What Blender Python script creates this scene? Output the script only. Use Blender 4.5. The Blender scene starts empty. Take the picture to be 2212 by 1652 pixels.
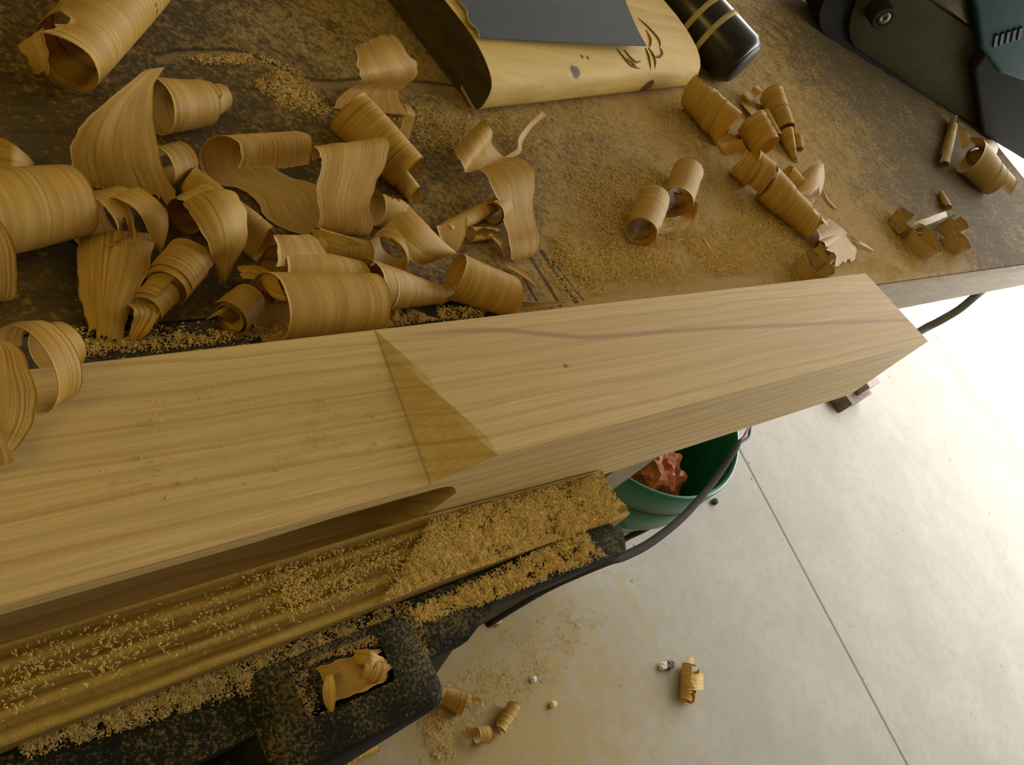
import bpy, bmesh, math, random
from mathutils import Vector, Matrix, noise as mnoise

# ------------------------------------------------------------------ camera, world, lights, exposure
S = bpy.context.scene
COL = S.collection
F_PX, CX, CY = 2000.0, 1106.0, 826.0
# world axes seen by the camera: rows X (along the bench), Y (towards the wall), Z (up); columns right, down, forward
R = ((0.6978906, -0.13232822, 0.70387353),
     (-0.46110068, -0.8350259, 0.30019645),
     (0.54802817, -0.53406084, -0.64377337))
CAM = Vector((0.0, 0.0, 1.25))
cam_data = bpy.data.cameras.new('camera')
cam = bpy.data.objects.new('camera', cam_data)
COL.objects.link(cam)
cam.matrix_world = Matrix(((R[0][0], -R[0][1], -R[0][2], CAM[0]),
                           (R[1][0], -R[1][1], -R[1][2], CAM[1]),
                           (R[2][0], -R[2][1], -R[2][2], CAM[2]),
                           (0, 0, 0, 1)))
cam_data.sensor_width = 36.0
cam_data.lens = F_PX / 2212.0 * 36.0
cam_data.clip_start = 0.02
S.camera = cam

world = bpy.data.worlds.new('world')
S.world = world
world.use_nodes = True
world.node_tree.nodes['Background'].inputs[0].default_value = (0.75, 0.86, 1.0, 1)
world.node_tree.nodes['Background'].inputs[1].default_value = 1.2


def area(name, loc, target, sx, sy, power, color):
    d = bpy.data.lights.new(name, 'AREA')
    d.shape = 'RECTANGLE'
    d.size, d.size_y, d.energy, d.color = sx, sy, power, color
    o = bpy.data.objects.new(name, d)
    o.location = loc
    o.rotation_euler = (Vector(target) - Vector(loc)).to_track_quat('-Z', 'Y').to_euler()
    COL.objects.link(o)
    return o


# daylight through the open garage door, the sun on the ground outside, an added warm fill light
area('door_daylight', (3.60, 0.35, 1.15), (0, 0.35, 1.0), 3.6, 2.1, 142, (1.0, 0.985, 0.965))
area('warm_fill', (-1.7, 0.15, 2.0), (0.2, 0.4, 0.8), 0.6, 0.6, 9.5, (1.0, 0.74, 0.14))
sun = bpy.data.lights.new('sun', 'SUN')
sun.energy, sun.angle, sun.color = 14.0, 0.02, (1.0, 0.96, 0.9)
sun_o = bpy.data.objects.new('sun', sun)
sun_o.rotation_euler = (math.radians(8), math.radians(5), 0)
COL.objects.link(sun_o)

S.view_settings.view_transform = 'Standard'
S.view_settings.look = 'None'
S.view_settings.gamma = 1.0
S.view_settings.use_curve_mapping = False
S.view_settings.exposure = 0.0

RND = random.Random(7)
BZ = 0.78            # bench top
PI = math.pi


def ray(px, py):
    v = (px - CX, py - CY, F_PX)
    return Vector([sum(R[i][k] * v[k] for k in range(3)) for i in range(3)])


def P(px, py, z=BZ):
    """the point of the place at height z that the photograph shows at (px, py)"""
    r = ray(px, py)
    return CAM + r * ((z - CAM.z) / r.z)


def PY(px, py, y):
    r = ray(px, py)
    return CAM + r * ((y - CAM.y) / r.y)


# ------------------------------------------------------------------ materials
class NT:
    def __init__(self, name):
        self.m = bpy.data.materials.new(name)
        self.m.use_nodes = True
        self.t = self.m.node_tree
        self.b = self.t.nodes['Principled BSDF']
        self.out = self.t.nodes['Material Output']

    def n(self, kind, **kw):
        nd = self.t.nodes.new(kind)
        for k, v in kw.items():
            setattr(nd, k, v)
        return nd

    def l(self, a, b):
        self.t.links.new(a, b)

    def put(self, sock, v):
        if hasattr(v, 'is_output'):
            self.l(v, sock)
        else:
            sock.default_value = v

    def coord(self, which='Object'):
        return self.n('ShaderNodeTexCoord').outputs[which]

    def mapping(self, vec, scale=(1, 1, 1), loc=(0, 0, 0), rot=(0, 0, 0)):
        m = self.n('ShaderNodeMapping')
        self.l(vec, m.inputs[0])
        m.inputs['Scale'].default_value = scale
        m.inputs['Location'].default_value = loc
        m.inputs['Rotation'].default_value = rot
        return m.outputs[0]

    def noise(self, vec, scale=5, detail=4, rough=0.55, dist=0.0):
        x = self.n('ShaderNodeTexNoise')
        self.l(vec, x.inputs['Vector'])
        x.inputs['Scale'].default_value = scale
        x.inputs['Detail'].default_value = detail
        x.inputs['Roughness'].default_value = rough
        x.inputs['Distortion'].default_value = dist
        return x.outputs['Fac']

    def math(self, op, a, b=0.0, c=0.0, clamp=False):
        x = self.n('ShaderNodeMath', operation=op, use_clamp=clamp)
        for i, v in enumerate((a, b, c)):
            self.put(x.inputs[i], v)
        return x.outputs[0]

    def ramp(self, fac, stops, interp='LINEAR'):
        x = self.n('ShaderNodeValToRGB')
        x.color_ramp.interpolation = interp
        e = x.color_ramp.elements
        while len(e) < len(stops):
            e.new(0.5)
        for el, (p, c) in zip(e, stops):
            el.position = p
            el.color = (c, c, c, 1) if isinstance(c, (int, float)) else (*c, 1)
        self.l(fac, x.inputs[0])
        return x.outputs[0]

    def mix(self, fac, a, b, blend='MIX'):
        x = self.n('ShaderNodeMix', data_type='RGBA', blend_type=blend)
        self.put(x.inputs[0], fac)
        for s, v in ((x.inputs[6], a), (x.inputs[7], b)):
            if isinstance(v, tuple):
                v = (*v, 1)
            self.put(s, v)
        return x.outputs[2]

    def sep(self, vec):
        x = self.n('ShaderNodeSeparateXYZ')
        self.l(vec, x.inputs[0])
        return x.outputs

    def comb(self, x, y, z):
        c = self.n('ShaderNodeCombineXYZ')
        for i, v in enumerate((x, y, z)):
            self.put(c.inputs[i], v)
        return c.outputs[0]

    def bump(self, h, strength=0.3, dist=0.002):
        x = self.n('ShaderNodeBump')
        x.inputs['Strength'].default_value = strength
        x.inputs['Distance'].default_value = dist
        self.l(h, x.inputs['Height'])
        self.l(x.outputs[0], self.b.inputs['Normal'])

    def done(self, color, rough=0.7, metal=0.0, spec=0.3):
        if isinstance(color, tuple):
            color = (*color, 1)
        self.put(self.b.inputs['Base Color'], color)
        self.put(self.b.inputs['Roughness'], rough)
        self.b.inputs['Metallic'].default_value = metal
        self.b.inputs['Specular IOR Level'].default_value = spec
        return self.m


def flat(name, color, rough=0.6, metal=0.0, spec=0.3, var=0.25, scale=60, bump=0.1):
    k = NT(name)
    n = k.noise(k.coord(), scale, 4)
    lo = tuple(c * (1 - var) for c in color)
    hi = tuple(min(1, c * (1 + var)) for c in color)
    if bump:
        k.bump(n, bump, 0.001)
    return k.done(k.ramp(n, [(0.3, lo), (0.7, hi)]), rough, metal, spec)


def mat_bench():
    k = NT('dusty_bench_wood')
    o = k.coord()
    grain = k.noise(k.mapping(o, (2.2, 26, 10)), 6, 5, 0.6, 0.4)
    blot = k.noise(o, 7, 5, 0.6)
    fine = k.noise(o, 190, 4, 0.8)
    mid = k.noise(o, 42, 6, 0.8)
    wood = k.ramp(grain, [(0.25, (0.062, 0.040, 0.013)), (0.5, (0.108, 0.075, 0.026)), (0.75, (0.155, 0.112, 0.042))])
    wood = k.mix(k.ramp(blot, [(0.4, 0.0), (0.62, 0.75)]), wood, (0.10, 0.08, 0.043))
    # fine sawdust in the surface, thinned by the sander to paint its shade
    d = k.math('ADD', k.math('MULTIPLY', fine, 0.6), k.math('MULTIPLY', mid, 0.4))
    big = k.noise(k.mapping(o, (1, 1, 1), (3.1, 1.7, 0)), 3.4, 4, 0.6)
    sx = k.sep(o)
    more = k.math('SUBTRACT', k.ramp(k.math('MULTIPLY', sx[0], 0.4), [(0.14, 0.015), (0.26, 0.13), (0.54, 0.13), (0.70, 0.0)]), 0.065)
    front = k.math('MULTIPLY', k.ramp(k.math('MULTIPLY', sx[1], 2.0), [(0.52, 0.11), (0.72, 0.07), (0.90, 0.0)]), k.ramp(k.math('MULTIPLY', sx[0], 0.4), [(0.20, 0.0), (0.28, 1.0), (0.55, 1.0), (0.62, 0.3)]))
    more = k.math('ADD', more, front)
    d = k.math('ADD', k.math('ADD', d, k.math('MULTIPLY', k.math('SUBTRACT', big, 0.5), 0.28)), more)
    mask = k.ramp(d, [(0.44, 0.0), (0.62, 0.85)])
    c = k.mix(mask, wood, (0.52, 0.345, 0.115))
    # cuts left by a saw, full of dark dirt, near the front edge
    for (a, b, wd) in CUTS:
        ln = math.hypot(b[0] - a[0], b[1] - a[1])
        ex, ey = (b[0] - a[0]) / ln, (b[1] - a[1]) / ln
        rx, ry = k.math('SUBTRACT', sx[0], a[0]), k.math('SUBTRACT', sx[1], a[1])
        al = k.math('ADD', k.math('MULTIPLY', rx, ex), k.math('MULTIPLY', ry, ey))
        ac = k.math('ABSOLUTE', k.math('SUBTRACT', k.math('MULTIPLY', ry, ex), k.math('MULTIPLY', rx, ey)))
        inl = k.math('MULTIPLY', k.math('GREATER_THAN', al, 0.0), k.math('LESS_THAN', al, ln))
        ac = k.math('ADD', ac, k.math('MULTIPLY', k.math('SUBTRACT', mid, 0.5), 0.004))
        c = k.mix(k.math('MULTIPLY', k.ramp(k.math('MULTIPLY', ac, 1 / wd), [(0.55, 0.8), (1.0, 0.0)]), inl), c, (0.035, 0.025, 0.012))
    # the long wandering crack between two boards, dust along its lip
    xs = k.math('DIVIDE', k.math('SUBTRACT', sx[0], CRACK[0]), CRACK[1] - CRACK[0])
    fc = k.n('ShaderNodeFloatCurve')
    k.l(xs, fc.inputs['Value'])
    cv = fc.mapping.curves[0]
    cv.points[0].location = CRACK[2][0]
    cv.points[1].location = CRACK[2][-1]
    for p in CRACK[2][1:-1]:
        cv.points.new(*p)
    fc.mapping.update()
    dy = k.math('SUBTRACT', sx[1], k.math('MULTIPLY_ADD', fc.outputs[0], 0.2, 0.45))
    dy = k.math('ADD', dy, k.math('MULTIPLY', k.math('SUBTRACT', mid, 0.5), 0.008))
    gate = k.math('MULTIPLY', k.math('GREATER_THAN', xs, 0.0), k.math('LESS_THAN', xs, 1.0))
    c = k.mix(k.math('MULTIPLY', k.ramp(k.math('MULTIPLY', k.math('ABSOLUTE', k.math('ADD', dy, 0.006)), 100), [(0.15, 0.6), (0.7, 0.0)]), gate), c, (0.36, 0.27, 0.11))
    c = k.mix(k.math('MULTIPLY', k.ramp(k.math('MULTIPLY', k.math('ABSOLUTE', dy), 100), [(0.10, 0.7), (0.30, 0.0)]), gate), c, (0.03, 0.022, 0.01))
    k.bump(k.math('ADD', d, k.math('MULTIPLY', grain, 0.5)), 0.55, 0.003)
    return k.done(c, 0.85, 0, 0.15)


def mat_edge_wood():
    k = NT('pale_bench_edge_wood')
    o = k.coord()
    g = k.noise(k.mapping(o, (3, 40, 40), (0, 0, 0), (0, 0.35, 0)), 5, 4, 0.6, 0.5)
    k.bump(g, 0.2, 0.001)
    return k.done(k.ramp(g, [(0.3, (0.26, 0.20, 0.12)), (0.7, (0.42, 0.34, 0.23))]), 0.8)


def mat_beam():
    k = NT('planed_ash_wood')
    o = k.coord()
    s = k.sep(o)
    wob = k.noise(k.mapping(o, (1.6, 6, 6)), 1.5, 3, 0.5)
    wob = k.math('MULTIPLY', k.math('SUBTRACT', wob, 0.5), 0.03)
    yy = k.math('ADD', k.math('SUBTRACT', s[1], 0.19), wob)
    zz = k.math('SUBTRACT', s[2], 0.60)
    yq = k.math('ADD', yy, k.math('MULTIPLY', k.math('SUBTRACT', s[0], 0.6), 0.02))
    rad = k.math('SQRT', k.math('ADD', k.math('MULTIPLY', yq, yq), k.math('MULTIPLY', zz, zz)))
    ang = k.math('ADD', k.math('MULTIPLY', rad, 430), k.math('MULTIPLY', yq, 560))
    ring = k.math('SINE', ang)
    fine = k.noise(k.mapping(o, (7, 520, 520)), 1.0, 4, 0.7)
    wide = k.noise(k.mapping(o, (1.3, 24, 24)), 1.0, 3, 0.6, 0.6)
    c = k.ramp(wide, [(0.3, (0.64, 0.455, 0.175)), (0.55, (0.73, 0.53, 0.22)), (0.75, (0.79, 0.585, 0.285))])
    c = k.mix(k.ramp(k.math('MULTIPLY_ADD', ring, 0.5, 0.5), [(0.74, 0.0), (0.99, 0.42)]), c, (0.50, 0.315, 0.105))
    ring2 = k.math('SINE', k.math('ADD', k.math('MULTIPLY', rad, 210), k.math('MULTIPLY', yq, 330)))
    c = k.mix(k.ramp(k.math('MULTIPLY_ADD', ring2, 0.5, 0.5), [(0.95, 0.0), (1.0, 0.45)]), c, (0.42, 0.24, 0.08))
    c = k.mix(k.ramp(fine, [(0.42, 0.45), (0.6, 0.0)]), c, (0.50, 0.335, 0.12))
    # the reddish mineral streak that runs along the thick part
    xs = k.math('DIVIDE', k.math('SUBTRACT', s[0], 0.36), 0.80)
    fc = k.n('ShaderNodeFloatCurve')
    k.l(xs, fc.inputs['Value'])
    cv = fc.mapping.curves[0]
    pts = STREAK
    cv.points[0].location = pts[0]
    cv.points[1].location = pts[-1]
    for p in pts[1:-1]:
        cv.points.new(*p)
    fc.mapping.update()
    yc = k.math('MULTIPLY_ADD', fc.outputs[0], 0.12, 0.14)
    dist = k.math('ABSOLUTE', k.math('SUBTRACT', k.math('ADD', s[1], k.math('MULTIPLY', wob, 0.08)), yc))
    band = k.ramp(k.math('MULTIPLY', dist, 100), [(0.08, 1.0), (0.34, 0.0)])
    gate = k.math('MULTIPLY', k.ramp(xs, [(0.02, 0.0), (0.10, 1.0)]), k.math('GREATER_THAN', s[2], 0.8292))
    c = k.mix(k.math('MULTIPLY', k.math('MULTIPLY', band, gate), 0.8), c, (0.33, 0.15, 0.06))
    # pinkish cast beside the streak
    pk = k.ramp(k.math('MULTIPLY', dist, 10), [(0.05, 0.5), (0.5, 0.0)])
    c = k.mix(k.math('MULTIPLY', k.math('MULTIPLY', pk, gate), 0.45), c, (0.68, 0.46, 0.25))
    # the scribed line at the foot of the shoulder
    sc = k.math('ABSOLUTE', k.math('SUBTRACT', s[0], X0))
    up = k.math('GREATER_THAN', s[2], 0.806)
    c = k.mix(k.math('MULTIPLY', k.ramp(k.math('MULTIPLY', sc, 100), [(0.04, 0.55), (0.16, 0.0)]), up), c, (0.30, 0.23, 0.12))
    # small pin knots
    for q in KNOTS:
        dd = k.n('ShaderNodeVectorMath', operation='DISTANCE')
        k.l(k.mapping(o, (0.6, 1, 1)), dd.inputs[0])
        dd.inputs[1].default_value = (q[0] * 0.6, q[1], q[2])
        c = k.mix(k.ramp(k.math('MULTIPLY', dd.outputs['Value'], 100), [(0.10, 0.85), (0.24, 0.0)]), c, (0.16, 0.08, 0.03))
    k.bump(fine, 0.12, 0.0006)
    return k.done(c, 0.62, 0, 0.25)


def mat_shaving(name='wood_shaving', dark=1.0):
    k = NT(name)
    uv = k.coord('UV')
    info = k.n('ShaderNodeObjectInfo').outputs['Random']
    off = k.comb(k.math('MULTIPLY', info, 37.0), k.math('MULTIPLY', info, 91.0), 0.0)
    va = k.n('ShaderNodeVectorMath', operation='ADD')
    k.l(uv, va.inputs[0])
    k.l(off, va.inputs[1])
    uvo = va.outputs[0]
    g1 = k.noise(k.mapping(uvo, (0.10, 1.1, 1)), 1.0, 2, 0.5, 0.1)
    g2 = k.noise(k.mapping(uvo, (0.25, 15, 1)), 1.0, 2, 0.6)
    ln = k.noise(k.mapping(uvo, (0.06, 5.2, 1), (4.3, 1.7, 0)), 1.0, 1, 0.4)
    ln2 = k.noise(k.mapping(uvo, (0.05, 2.3, 1), (1.3, 8.7, 0)), 1.0, 1, 0.4)
    bl = k.noise(k.mapping(uvo, (0.5, 0.5, 1)), 1.0, 3, 0.6)
    c = k.ramp(g1, [(0.3, (0.56, 0.335, 0.06)), (0.5, (0.71, 0.46, 0.095)), (0.66, (0.82, 0.57, 0.145))])
    rows = k.ramp(g1, [(0.40, 0.15), (0.58, 1.0)])
    c = k.mix(k.math('MULTIPLY', k.ramp(ln, [(0.50, 0.0), (0.57, 0.9), (0.60, 0.9), (0.66, 0.0)]), rows), c, (0.40, 0.19, 0.035))
    c = k.mix(k.ramp(ln2, [(0.62, 0.0), (0.66, 0.55), (0.70, 0.0)]), c, (0.86, 0.68, 0.36))
    c = k.mix(k.ramp(g2, [(0.38, 0.28), (0.52, 0.0)]), c, (0.46, 0.25, 0.05))
    c = k.mix(k.ramp(bl, [(0.35, 0.30), (0.6, 0.0)]), c, (0.52, 0.32, 0.08))
    c = k.mix(k.math('MULTIPLY', info, 0.18), c, (0.46, 0.24, 0.05))
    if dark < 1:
        c = k.mix(0.6, c, (0.46, 0.37, 0.19))  # dust tone and the sander's shade painted into the colour
    k.done(c, 0.5, 0, 0.2)
    k.bump(g2, 0.15, 0.0006)
    tr = k.n('ShaderNodeBsdfTranslucent')
    k.l(k.mix(0.5, c, (0.84, 0.50, 0.11)), tr.inputs[0])
    mx = k.n('ShaderNodeMixShader')
    mx.inputs[0].default_value = 0.22
    k.l(k.b.outputs[0], mx.inputs[1])
    k.l(tr.outputs[0], mx.inputs[2])
    k.l(mx.outputs[0], k.out.inputs[0])
    return k.m


def mat_floor():
    k = NT('concrete_floor')
    o = k.coord()
    s = k.sep(o)
    a = k.noise(o, 5.0, 6, 0.65)
    b = k.noise(o, 38, 4, 0.7)
    st = k.noise(k.mapping(o, (1, 1, 1), (9, 4, 0)), 11, 4, 0.6)
    c = k.ramp(a, [(0.3, (0.34, 0.315, 0.26)), (0.65, (0.41, 0.385, 0.325))])
    c = k.mix(k.ramp(b, [(0.35, 0.3), (0.55, 0.0)]), c, (0.29, 0.27, 0.215))
    c = k.mix(k.ramp(st, [(0.64, 0.0), (0.76, 0.45)]), c, (0.36, 0.35, 0.32))
    # specks of dirt
    vo = k.n('ShaderNodeTexVoronoi')
    k.l(o, vo.inputs['Vector'])
    vo.inputs['Scale'].default_value = 17
    sp = k.math('MULTIPLY', k.ramp(vo.outputs['Distance'], [(0.05, 1.0), (0.085, 0.0)]),
                k.ramp(k.noise(o, 9, 2), [(0.5, 0.0), (0.58, 1.0)]))
    c = k.mix(k.math('MULTIPLY', sp, 0.8), c, (0.16, 0.12, 0.07))
    # sawdust trodden into the concrete under the bench vise
    dx = k.math('SUBTRACT', s[0], 0.95)
    dy = k.math('SUBTRACT', s[1], 0.02)
    rr = k.math('SQRT', k.math('ADD', k.math('MULTIPLY', k.math('MULTIPLY', dx, dx), 2.2), k.math('MULTIPLY', k.math('MULTIPLY', dy, dy), 4.0)))
    dm = k.math('ADD', k.math('MULTIPLY', k.noise(o, 26, 6, 0.75), 0.9), k.math('MULTIPLY', rr, -0.58))
    c = k.mix(k.ramp(dm, [(-0.0, 0.0), (0.34, 0.85)]), c, (0.38, 0.28, 0.10))
    # saw-cut joint
    j = k.math('ABSOLUTE', k.math('SUBTRACT', s[0], k.math('MULTIPLY_ADD', s[1], JOINT[1], JOINT[0])))
    c = k.mix(k.ramp(k.math('MULTIPLY', j, 100), [(0.28, 0.9), (0.5, 0.0)]), c, (0.13, 0.10, 0.05))
    k.bump(b, 0.15, 0.002)
    return k.done(c, 0.75, 0, 0.2)


def mat_ply():
    k = NT('plywood_edge_layers')
    o = k.coord()
    s = k.sep(o)
    w = k.noise(k.mapping(o, (6, 60, 20)), 1.0, 3, 0.6)
    lay = k.math('SINE', k.math('ADD', k.math('MULTIPLY', s[1], 560), k.math('MULTIPLY', w, 3.0)))
    c = k.ramp(k.math('MULTIPLY_ADD', lay, 0.5, 0.5), [(0.25, (0.27, 0.175, 0.042)), (0.75, (0.50, 0.345, 0.085))])
    g = k.noise(o, 180, 4, 0.7)
    c = k.mix(k.ramp(g, [(0.45, 0.0), (0.7, 0.6)]), c, (0.36, 0.23, 0.07))
    k.bump(k.math('ADD', lay, g), 0.6, 0.002)
    return k.done(c, 0.9, 0, 0.1)


def mat_iron(name, base, dust, amount):
    k = NT(name)
    o = k.coord()
    n = k.noise(o, 420, 4, 0.8)
    b = k.noise(o, 22, 4, 0.6)
    c = k.ramp(b, [(0.3, tuple(x * 0.7 for x in base)), (0.7, tuple(x * 1.25 for x in base))])
    nz = k.sep(k.n('ShaderNodeNewGeometry').outputs['Normal'])[2]
    m = k.math('MULTIPLY', k.ramp(k.math('ADD', n, k.math('MULTIPLY', k.math('SUBTRACT', b, 0.5), 0.5)), [(0.5, 0.0), (0.66, amount)]),
               k.ramp(nz, [(0.5, 0.0), (0.9, 1.0)]))
    c = k.mix(m, c, dust)
    k.bump(n, 0.25, 0.001)
    return k.done(c, 0.8, 0.0, 0.08)


STREAK = []
X0 = 0.3675
KNOTS = []


def streak_pts():
    q = []
    for px, py in ((905, 722), (1060, 713), (1180, 722), (1270, 728), (1400, 719), (1550, 709), (1700, 703), (1850, 695), (1985, 690)):
        p = P(px, py, 0.83)
        q.append((min(1, max(0, (p.x - 0.36) / 0.80)), min(1, max(0, (p.y - 0.14) / 0.12))))
    q.sort()
    return q


STREAK = streak_pts()
KNOTS = [tuple(P(1222, 790, 0.83)), tuple(P(306, 940, 0.812)), tuple(P(404, 909, 0.815))]
JOINT_A, JOINT_B = P(1605, 985, 0), P(1960, 1652, 0)
_k = (JOINT_A.x - JOINT_B.x) / (JOINT_A.y - JOINT_B.y)
JOINT = (JOINT_A.x - _k * JOINT_A.y, _k)

_q = [P(x, y, BZ) for x, y in ((330, 118), (430, 106), (520, 112), (590, 138), (650, 166), (720, 174), (800, 166), (900, 176), (985, 186))]
CRACK = (_q[0].x, _q[-1].x, [((p.x - _q[0].x) / (_q[-1].x - _q[0].x), (p.y - 0.45) / 0.2) for p in _q])
CUTS = [(tuple(P(*a, BZ)), tuple(P(*b, BZ)), w) for a, b, w in (((1146, 556), (1212, 662), 0.0030), ((1168, 540), (1246, 655), 0.0045), ((1190, 560), (1262, 650), 0.0022), ((1120, 580), (1165, 660), 0.002))]

M = {}
M['bench'] = mat_bench()
M['edge'] = mat_edge_wood()
M['beam'] = mat_beam()
M['shaving'] = mat_shaving()
M['shaving_dusty_shaded'] = mat_shaving('dusty_shaded_shaving', 0.85)
M['floor'] = mat_floor()
M['ply'] = mat_ply()
M['iron'] = mat_iron('dark_blue_iron', (0.015, 0.016, 0.010), (0.32, 0.24, 0.10), 0.6)
M['iron_bare'] = mat_iron('blackened_iron', (0.030, 0.024, 0.012), (0.2, 0.14, 0.06), 0.3)
M['rib'] = mat_iron('brown_rusty_iron', (0.060, 0.040, 0.016), (0.2, 0.14, 0.06), 0.3)
M['steel'] = mat_iron('grey_steel', (0.055, 0.056, 0.064), (0.42, 0.28, 0.11), 0.3)
M['dust'] = flat('sawdust_grains', (0.90, 0.61, 0.26), 0.85, spec=0.1, var=0.3, scale=300)
M['crumb_wood'] = flat('fresh_wood_crumbs', (0.72, 0.50, 0.22), 0.85, spec=0.1)
M['dust_pale'] = flat('pale_sawdust_fibres', (0.50, 0.38, 0.18), 0.85, spec=0.1, var=0.4, scale=300)
M['wall'] = flat('painted_wall', (0.30, 0.25, 0.15), 0.9, var=0.06, scale=4)
M['ceil'] = flat('painted_ceiling', (0.30, 0.25, 0.15), 0.9, var=0.05, scale=4)
M['yard'] = flat('concrete_drive', (0.7, 0.68, 0.64), 0.9, var=0.08, scale=8)
M['black'] = flat('black_rubber', (0.012, 0.012, 0.011), 0.55, var=0.2)
M['cord'] = flat('dark_grey_cord', (0.035, 0.027, 0.016), 0.85, spec=0.1, var=0.2)
M['cord_grey'] = flat('slate_grey_cord', (0.26, 0.26, 0.29), 0.8, spec=0.1, var=0.2)
M['red'] = flat('red_wire', (0.25, 0.03, 0.03), 0.5)
M['green'] = flat('green_plastic', (0.012, 0.19, 0.095), 0.35, spec=0.5, var=0.08, scale=10, bump=0.02)
M['green_dark'] = flat('brown_seam', (0.10, 0.06, 0.02), 0.6)
M['white_pl'] = flat('white_plastic', (0.56, 0.58, 0.52), 0.4, var=0.04, scale=10, bump=0.02)
M['foil'] = flat('orange_crumpled_plastic', (0.66, 0.19, 0.045), 0.42, spec=0.4, var=0.25, scale=25)
M['grey_plate'] = flat('olive_grey_metal', (0.060, 0.055, 0.024), 0.75, spec=0.08, var=0.12, scale=30)
M['grey_plate2'] = flat('grey_roller_housing', (0.024, 0.023, 0.017), 0.75, spec=0.1, var=0.12, scale=30)
M['teal'] = flat('teal_plastic', (0.003, 0.036, 0.034), 0.6, spec=0.12, var=0.1)
M['cream'] = flat('cream_paint', (0.55, 0.47, 0.24), 0.6, var=0.12)
M['handle'] = flat('black_varnish', (0.010, 0.010, 0.009), 0.3, spec=0.5, var=0.3, bump=0.03)
M['paper_back'] = flat('worn_paper_back', (0.40, 0.33, 0.17), 0.8)
M['brass'] = flat('worn_brass', (0.10, 0.075, 0.028), 0.45, metal=0.6)
M['post'] = flat('grey_weathered_wood', (0.30, 0.235, 0.14), 0.8, var=0.2, scale=25)
M['offcut'] = flat('pinkish_offcut_wood', (0.36, 0.28, 0.24), 0.7, var=0.12)
M['offcut_dark'] = flat('brown_offcut_wood', (0.18, 0.125, 0.10), 0.7, var=0.15)
M['crumb'] = flat('white_crumb', (0.8, 0.8, 0.76), 0.7)


def mat_block():
    k = NT('pine_block')
    o = k.coord()
    g = k.noise(k.mapping(o, (2.5, 40, 40)), 2.2, 4, 0.6, 0.3)
    c = k.ramp(g, [(0.3, (0.58, 0.40, 0.10)), (0.55, (0.70, 0.50, 0.145)), (0.75, (0.76, 0.56, 0.19))])
    for (q, r) in HOLES:
        d = k.n('ShaderNodeVectorMath', operation='DISTANCE')
        k.l(k.mapping(o, (0.8, 1, 1)), d.inputs[0])
        d.inputs[1].default_value = (q[0] * 0.8, q[1], q[2])
        c = k.mix(k.ramp(k.math('MULTIPLY', d.outputs['Value'], 1 / r), [(0.75, 0.92), (1.0, 0.0)]), c, (0.10, 0.05, 0.015))
    k.bump(g, 0.15, 0.001)
    return k.done(c, 0.6, 0, 0.25)


def mat_endgrain():
    k = NT('shaded_end_grain')  # dark tones carry the shade on the block's end
    o = k.coord()
    g = k.noise(k.mapping(o, (10, 10, 30)), 3, 4, 0.6)
    return k.done(k.ramp(g, [(0.3, (0.040, 0.030, 0.008)), (0.7, (0.085, 0.06, 0.018))]), 0.8)


def mat_grit():
    k = NT('black_grit_paper')
    o = k.coord()
    g = k.noise(o, 900, 2, 0.8)
    k.bump(g, 1.0, 0.002)
    c = k.ramp(g, [(0.45, (0.014, 0.014, 0.016)), (0.64, (0.035, 0.036, 0.040)), (0.80, (0.16, 0.16, 0.18))])  # palest stop paints glints on the grit
    return k.done(c, 0.45, 0, 0.35)


M['endgrain'] = mat_endgrain()
M['grit'] = mat_grit()


# ------------------------------------------------------------------ object helpers
def tag(o, label=None, cat=None, group=None, kind=None):
    for k, v in (('label', label), ('category', cat), ('group', group), ('kind', kind)):
        if v:
            o[k] = v
    return o


def empty(name, loc, label, cat, group=None):
    o = bpy.data.objects.new(name, None)
    o.location = loc
    COL.objects.link(o)
    return tag(o, label, cat, group)


def mesh(name, verts, faces, mat, parent=None, smooth=False, uv=None):
    me = bpy.data.meshes.new(name)
    off = Vector(parent.matrix_world.translation) if parent else Vector((0, 0, 0))
    me.from_pydata([tuple(Vector(v)) for v in verts], [], faces)
    if uv:
        layer = me.uv_layers.new(name='UVMap')
        for lp in me.loops:
            layer.data[lp.index].uv = uv[lp.vertex_index]
    me.materials.append(mat)
    if smooth:
        for p in me.polygons:
            p.use_smooth = True
    o = bpy.data.objects.new(name, me)
    COL.objects.link(o)
    if parent:
        o.parent = parent
        chain, q = Vector((0, 0, 0)), parent
        while q:
            chain += q.location
            q = q.parent
        o.location = -chain
    return o


def bm_obj(name, bm, mat, parent=None, smooth=False, sharp=None):
    bmesh.ops.recalc_face_normals(bm, faces=bm.faces)
    me = bpy.data.meshes.new(name)
    bm.to_mesh(me)
    bm.free()
    me.materials.append(mat)
    if smooth:
        for p in me.polygons:
            p.use_smooth = True
        if sharp:
            me.set_sharp_from_angle(angle=math.radians(sharp))
    o = bpy.data.objects.new(name, me)
    COL.objects.link(o)
    if parent:
        o.parent = parent
        chain, q = Vector((0, 0, 0)), parent
        while q:
            chain += q.location
            q = q.parent
        o.location = -chain
    return o


def box_bm(x0, x1, y0, y1, z0, z1, bevel=0.0, seg=2, bm=None):
    own = bm is None
    b = bmesh.new()
    vs = [b.verts.new((x, y, z)) for x in (x0, x1) for y in (y0, y1) for z in (z0, z1)]
    for f in ((0, 1, 3, 2), (4, 6, 7, 5), (0, 4, 5, 1), (2, 3, 7, 6), (0, 2, 6, 4), (1, 5, 7, 3)):
        b.faces.new([vs[i] for i in f])
    if bevel:
        bmesh.ops.bevel(b, geom=list(b.edges), offset=bevel, segments=seg, affect='EDGES', profile=0.6)
    if own:
        return b
    tmp = bpy.data.meshes.new('tmp')
    b.to_mesh(tmp)
    b.free()
    bm.from_mesh(tmp)
    bpy.data.meshes.remove(tmp)
    return bm


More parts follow.
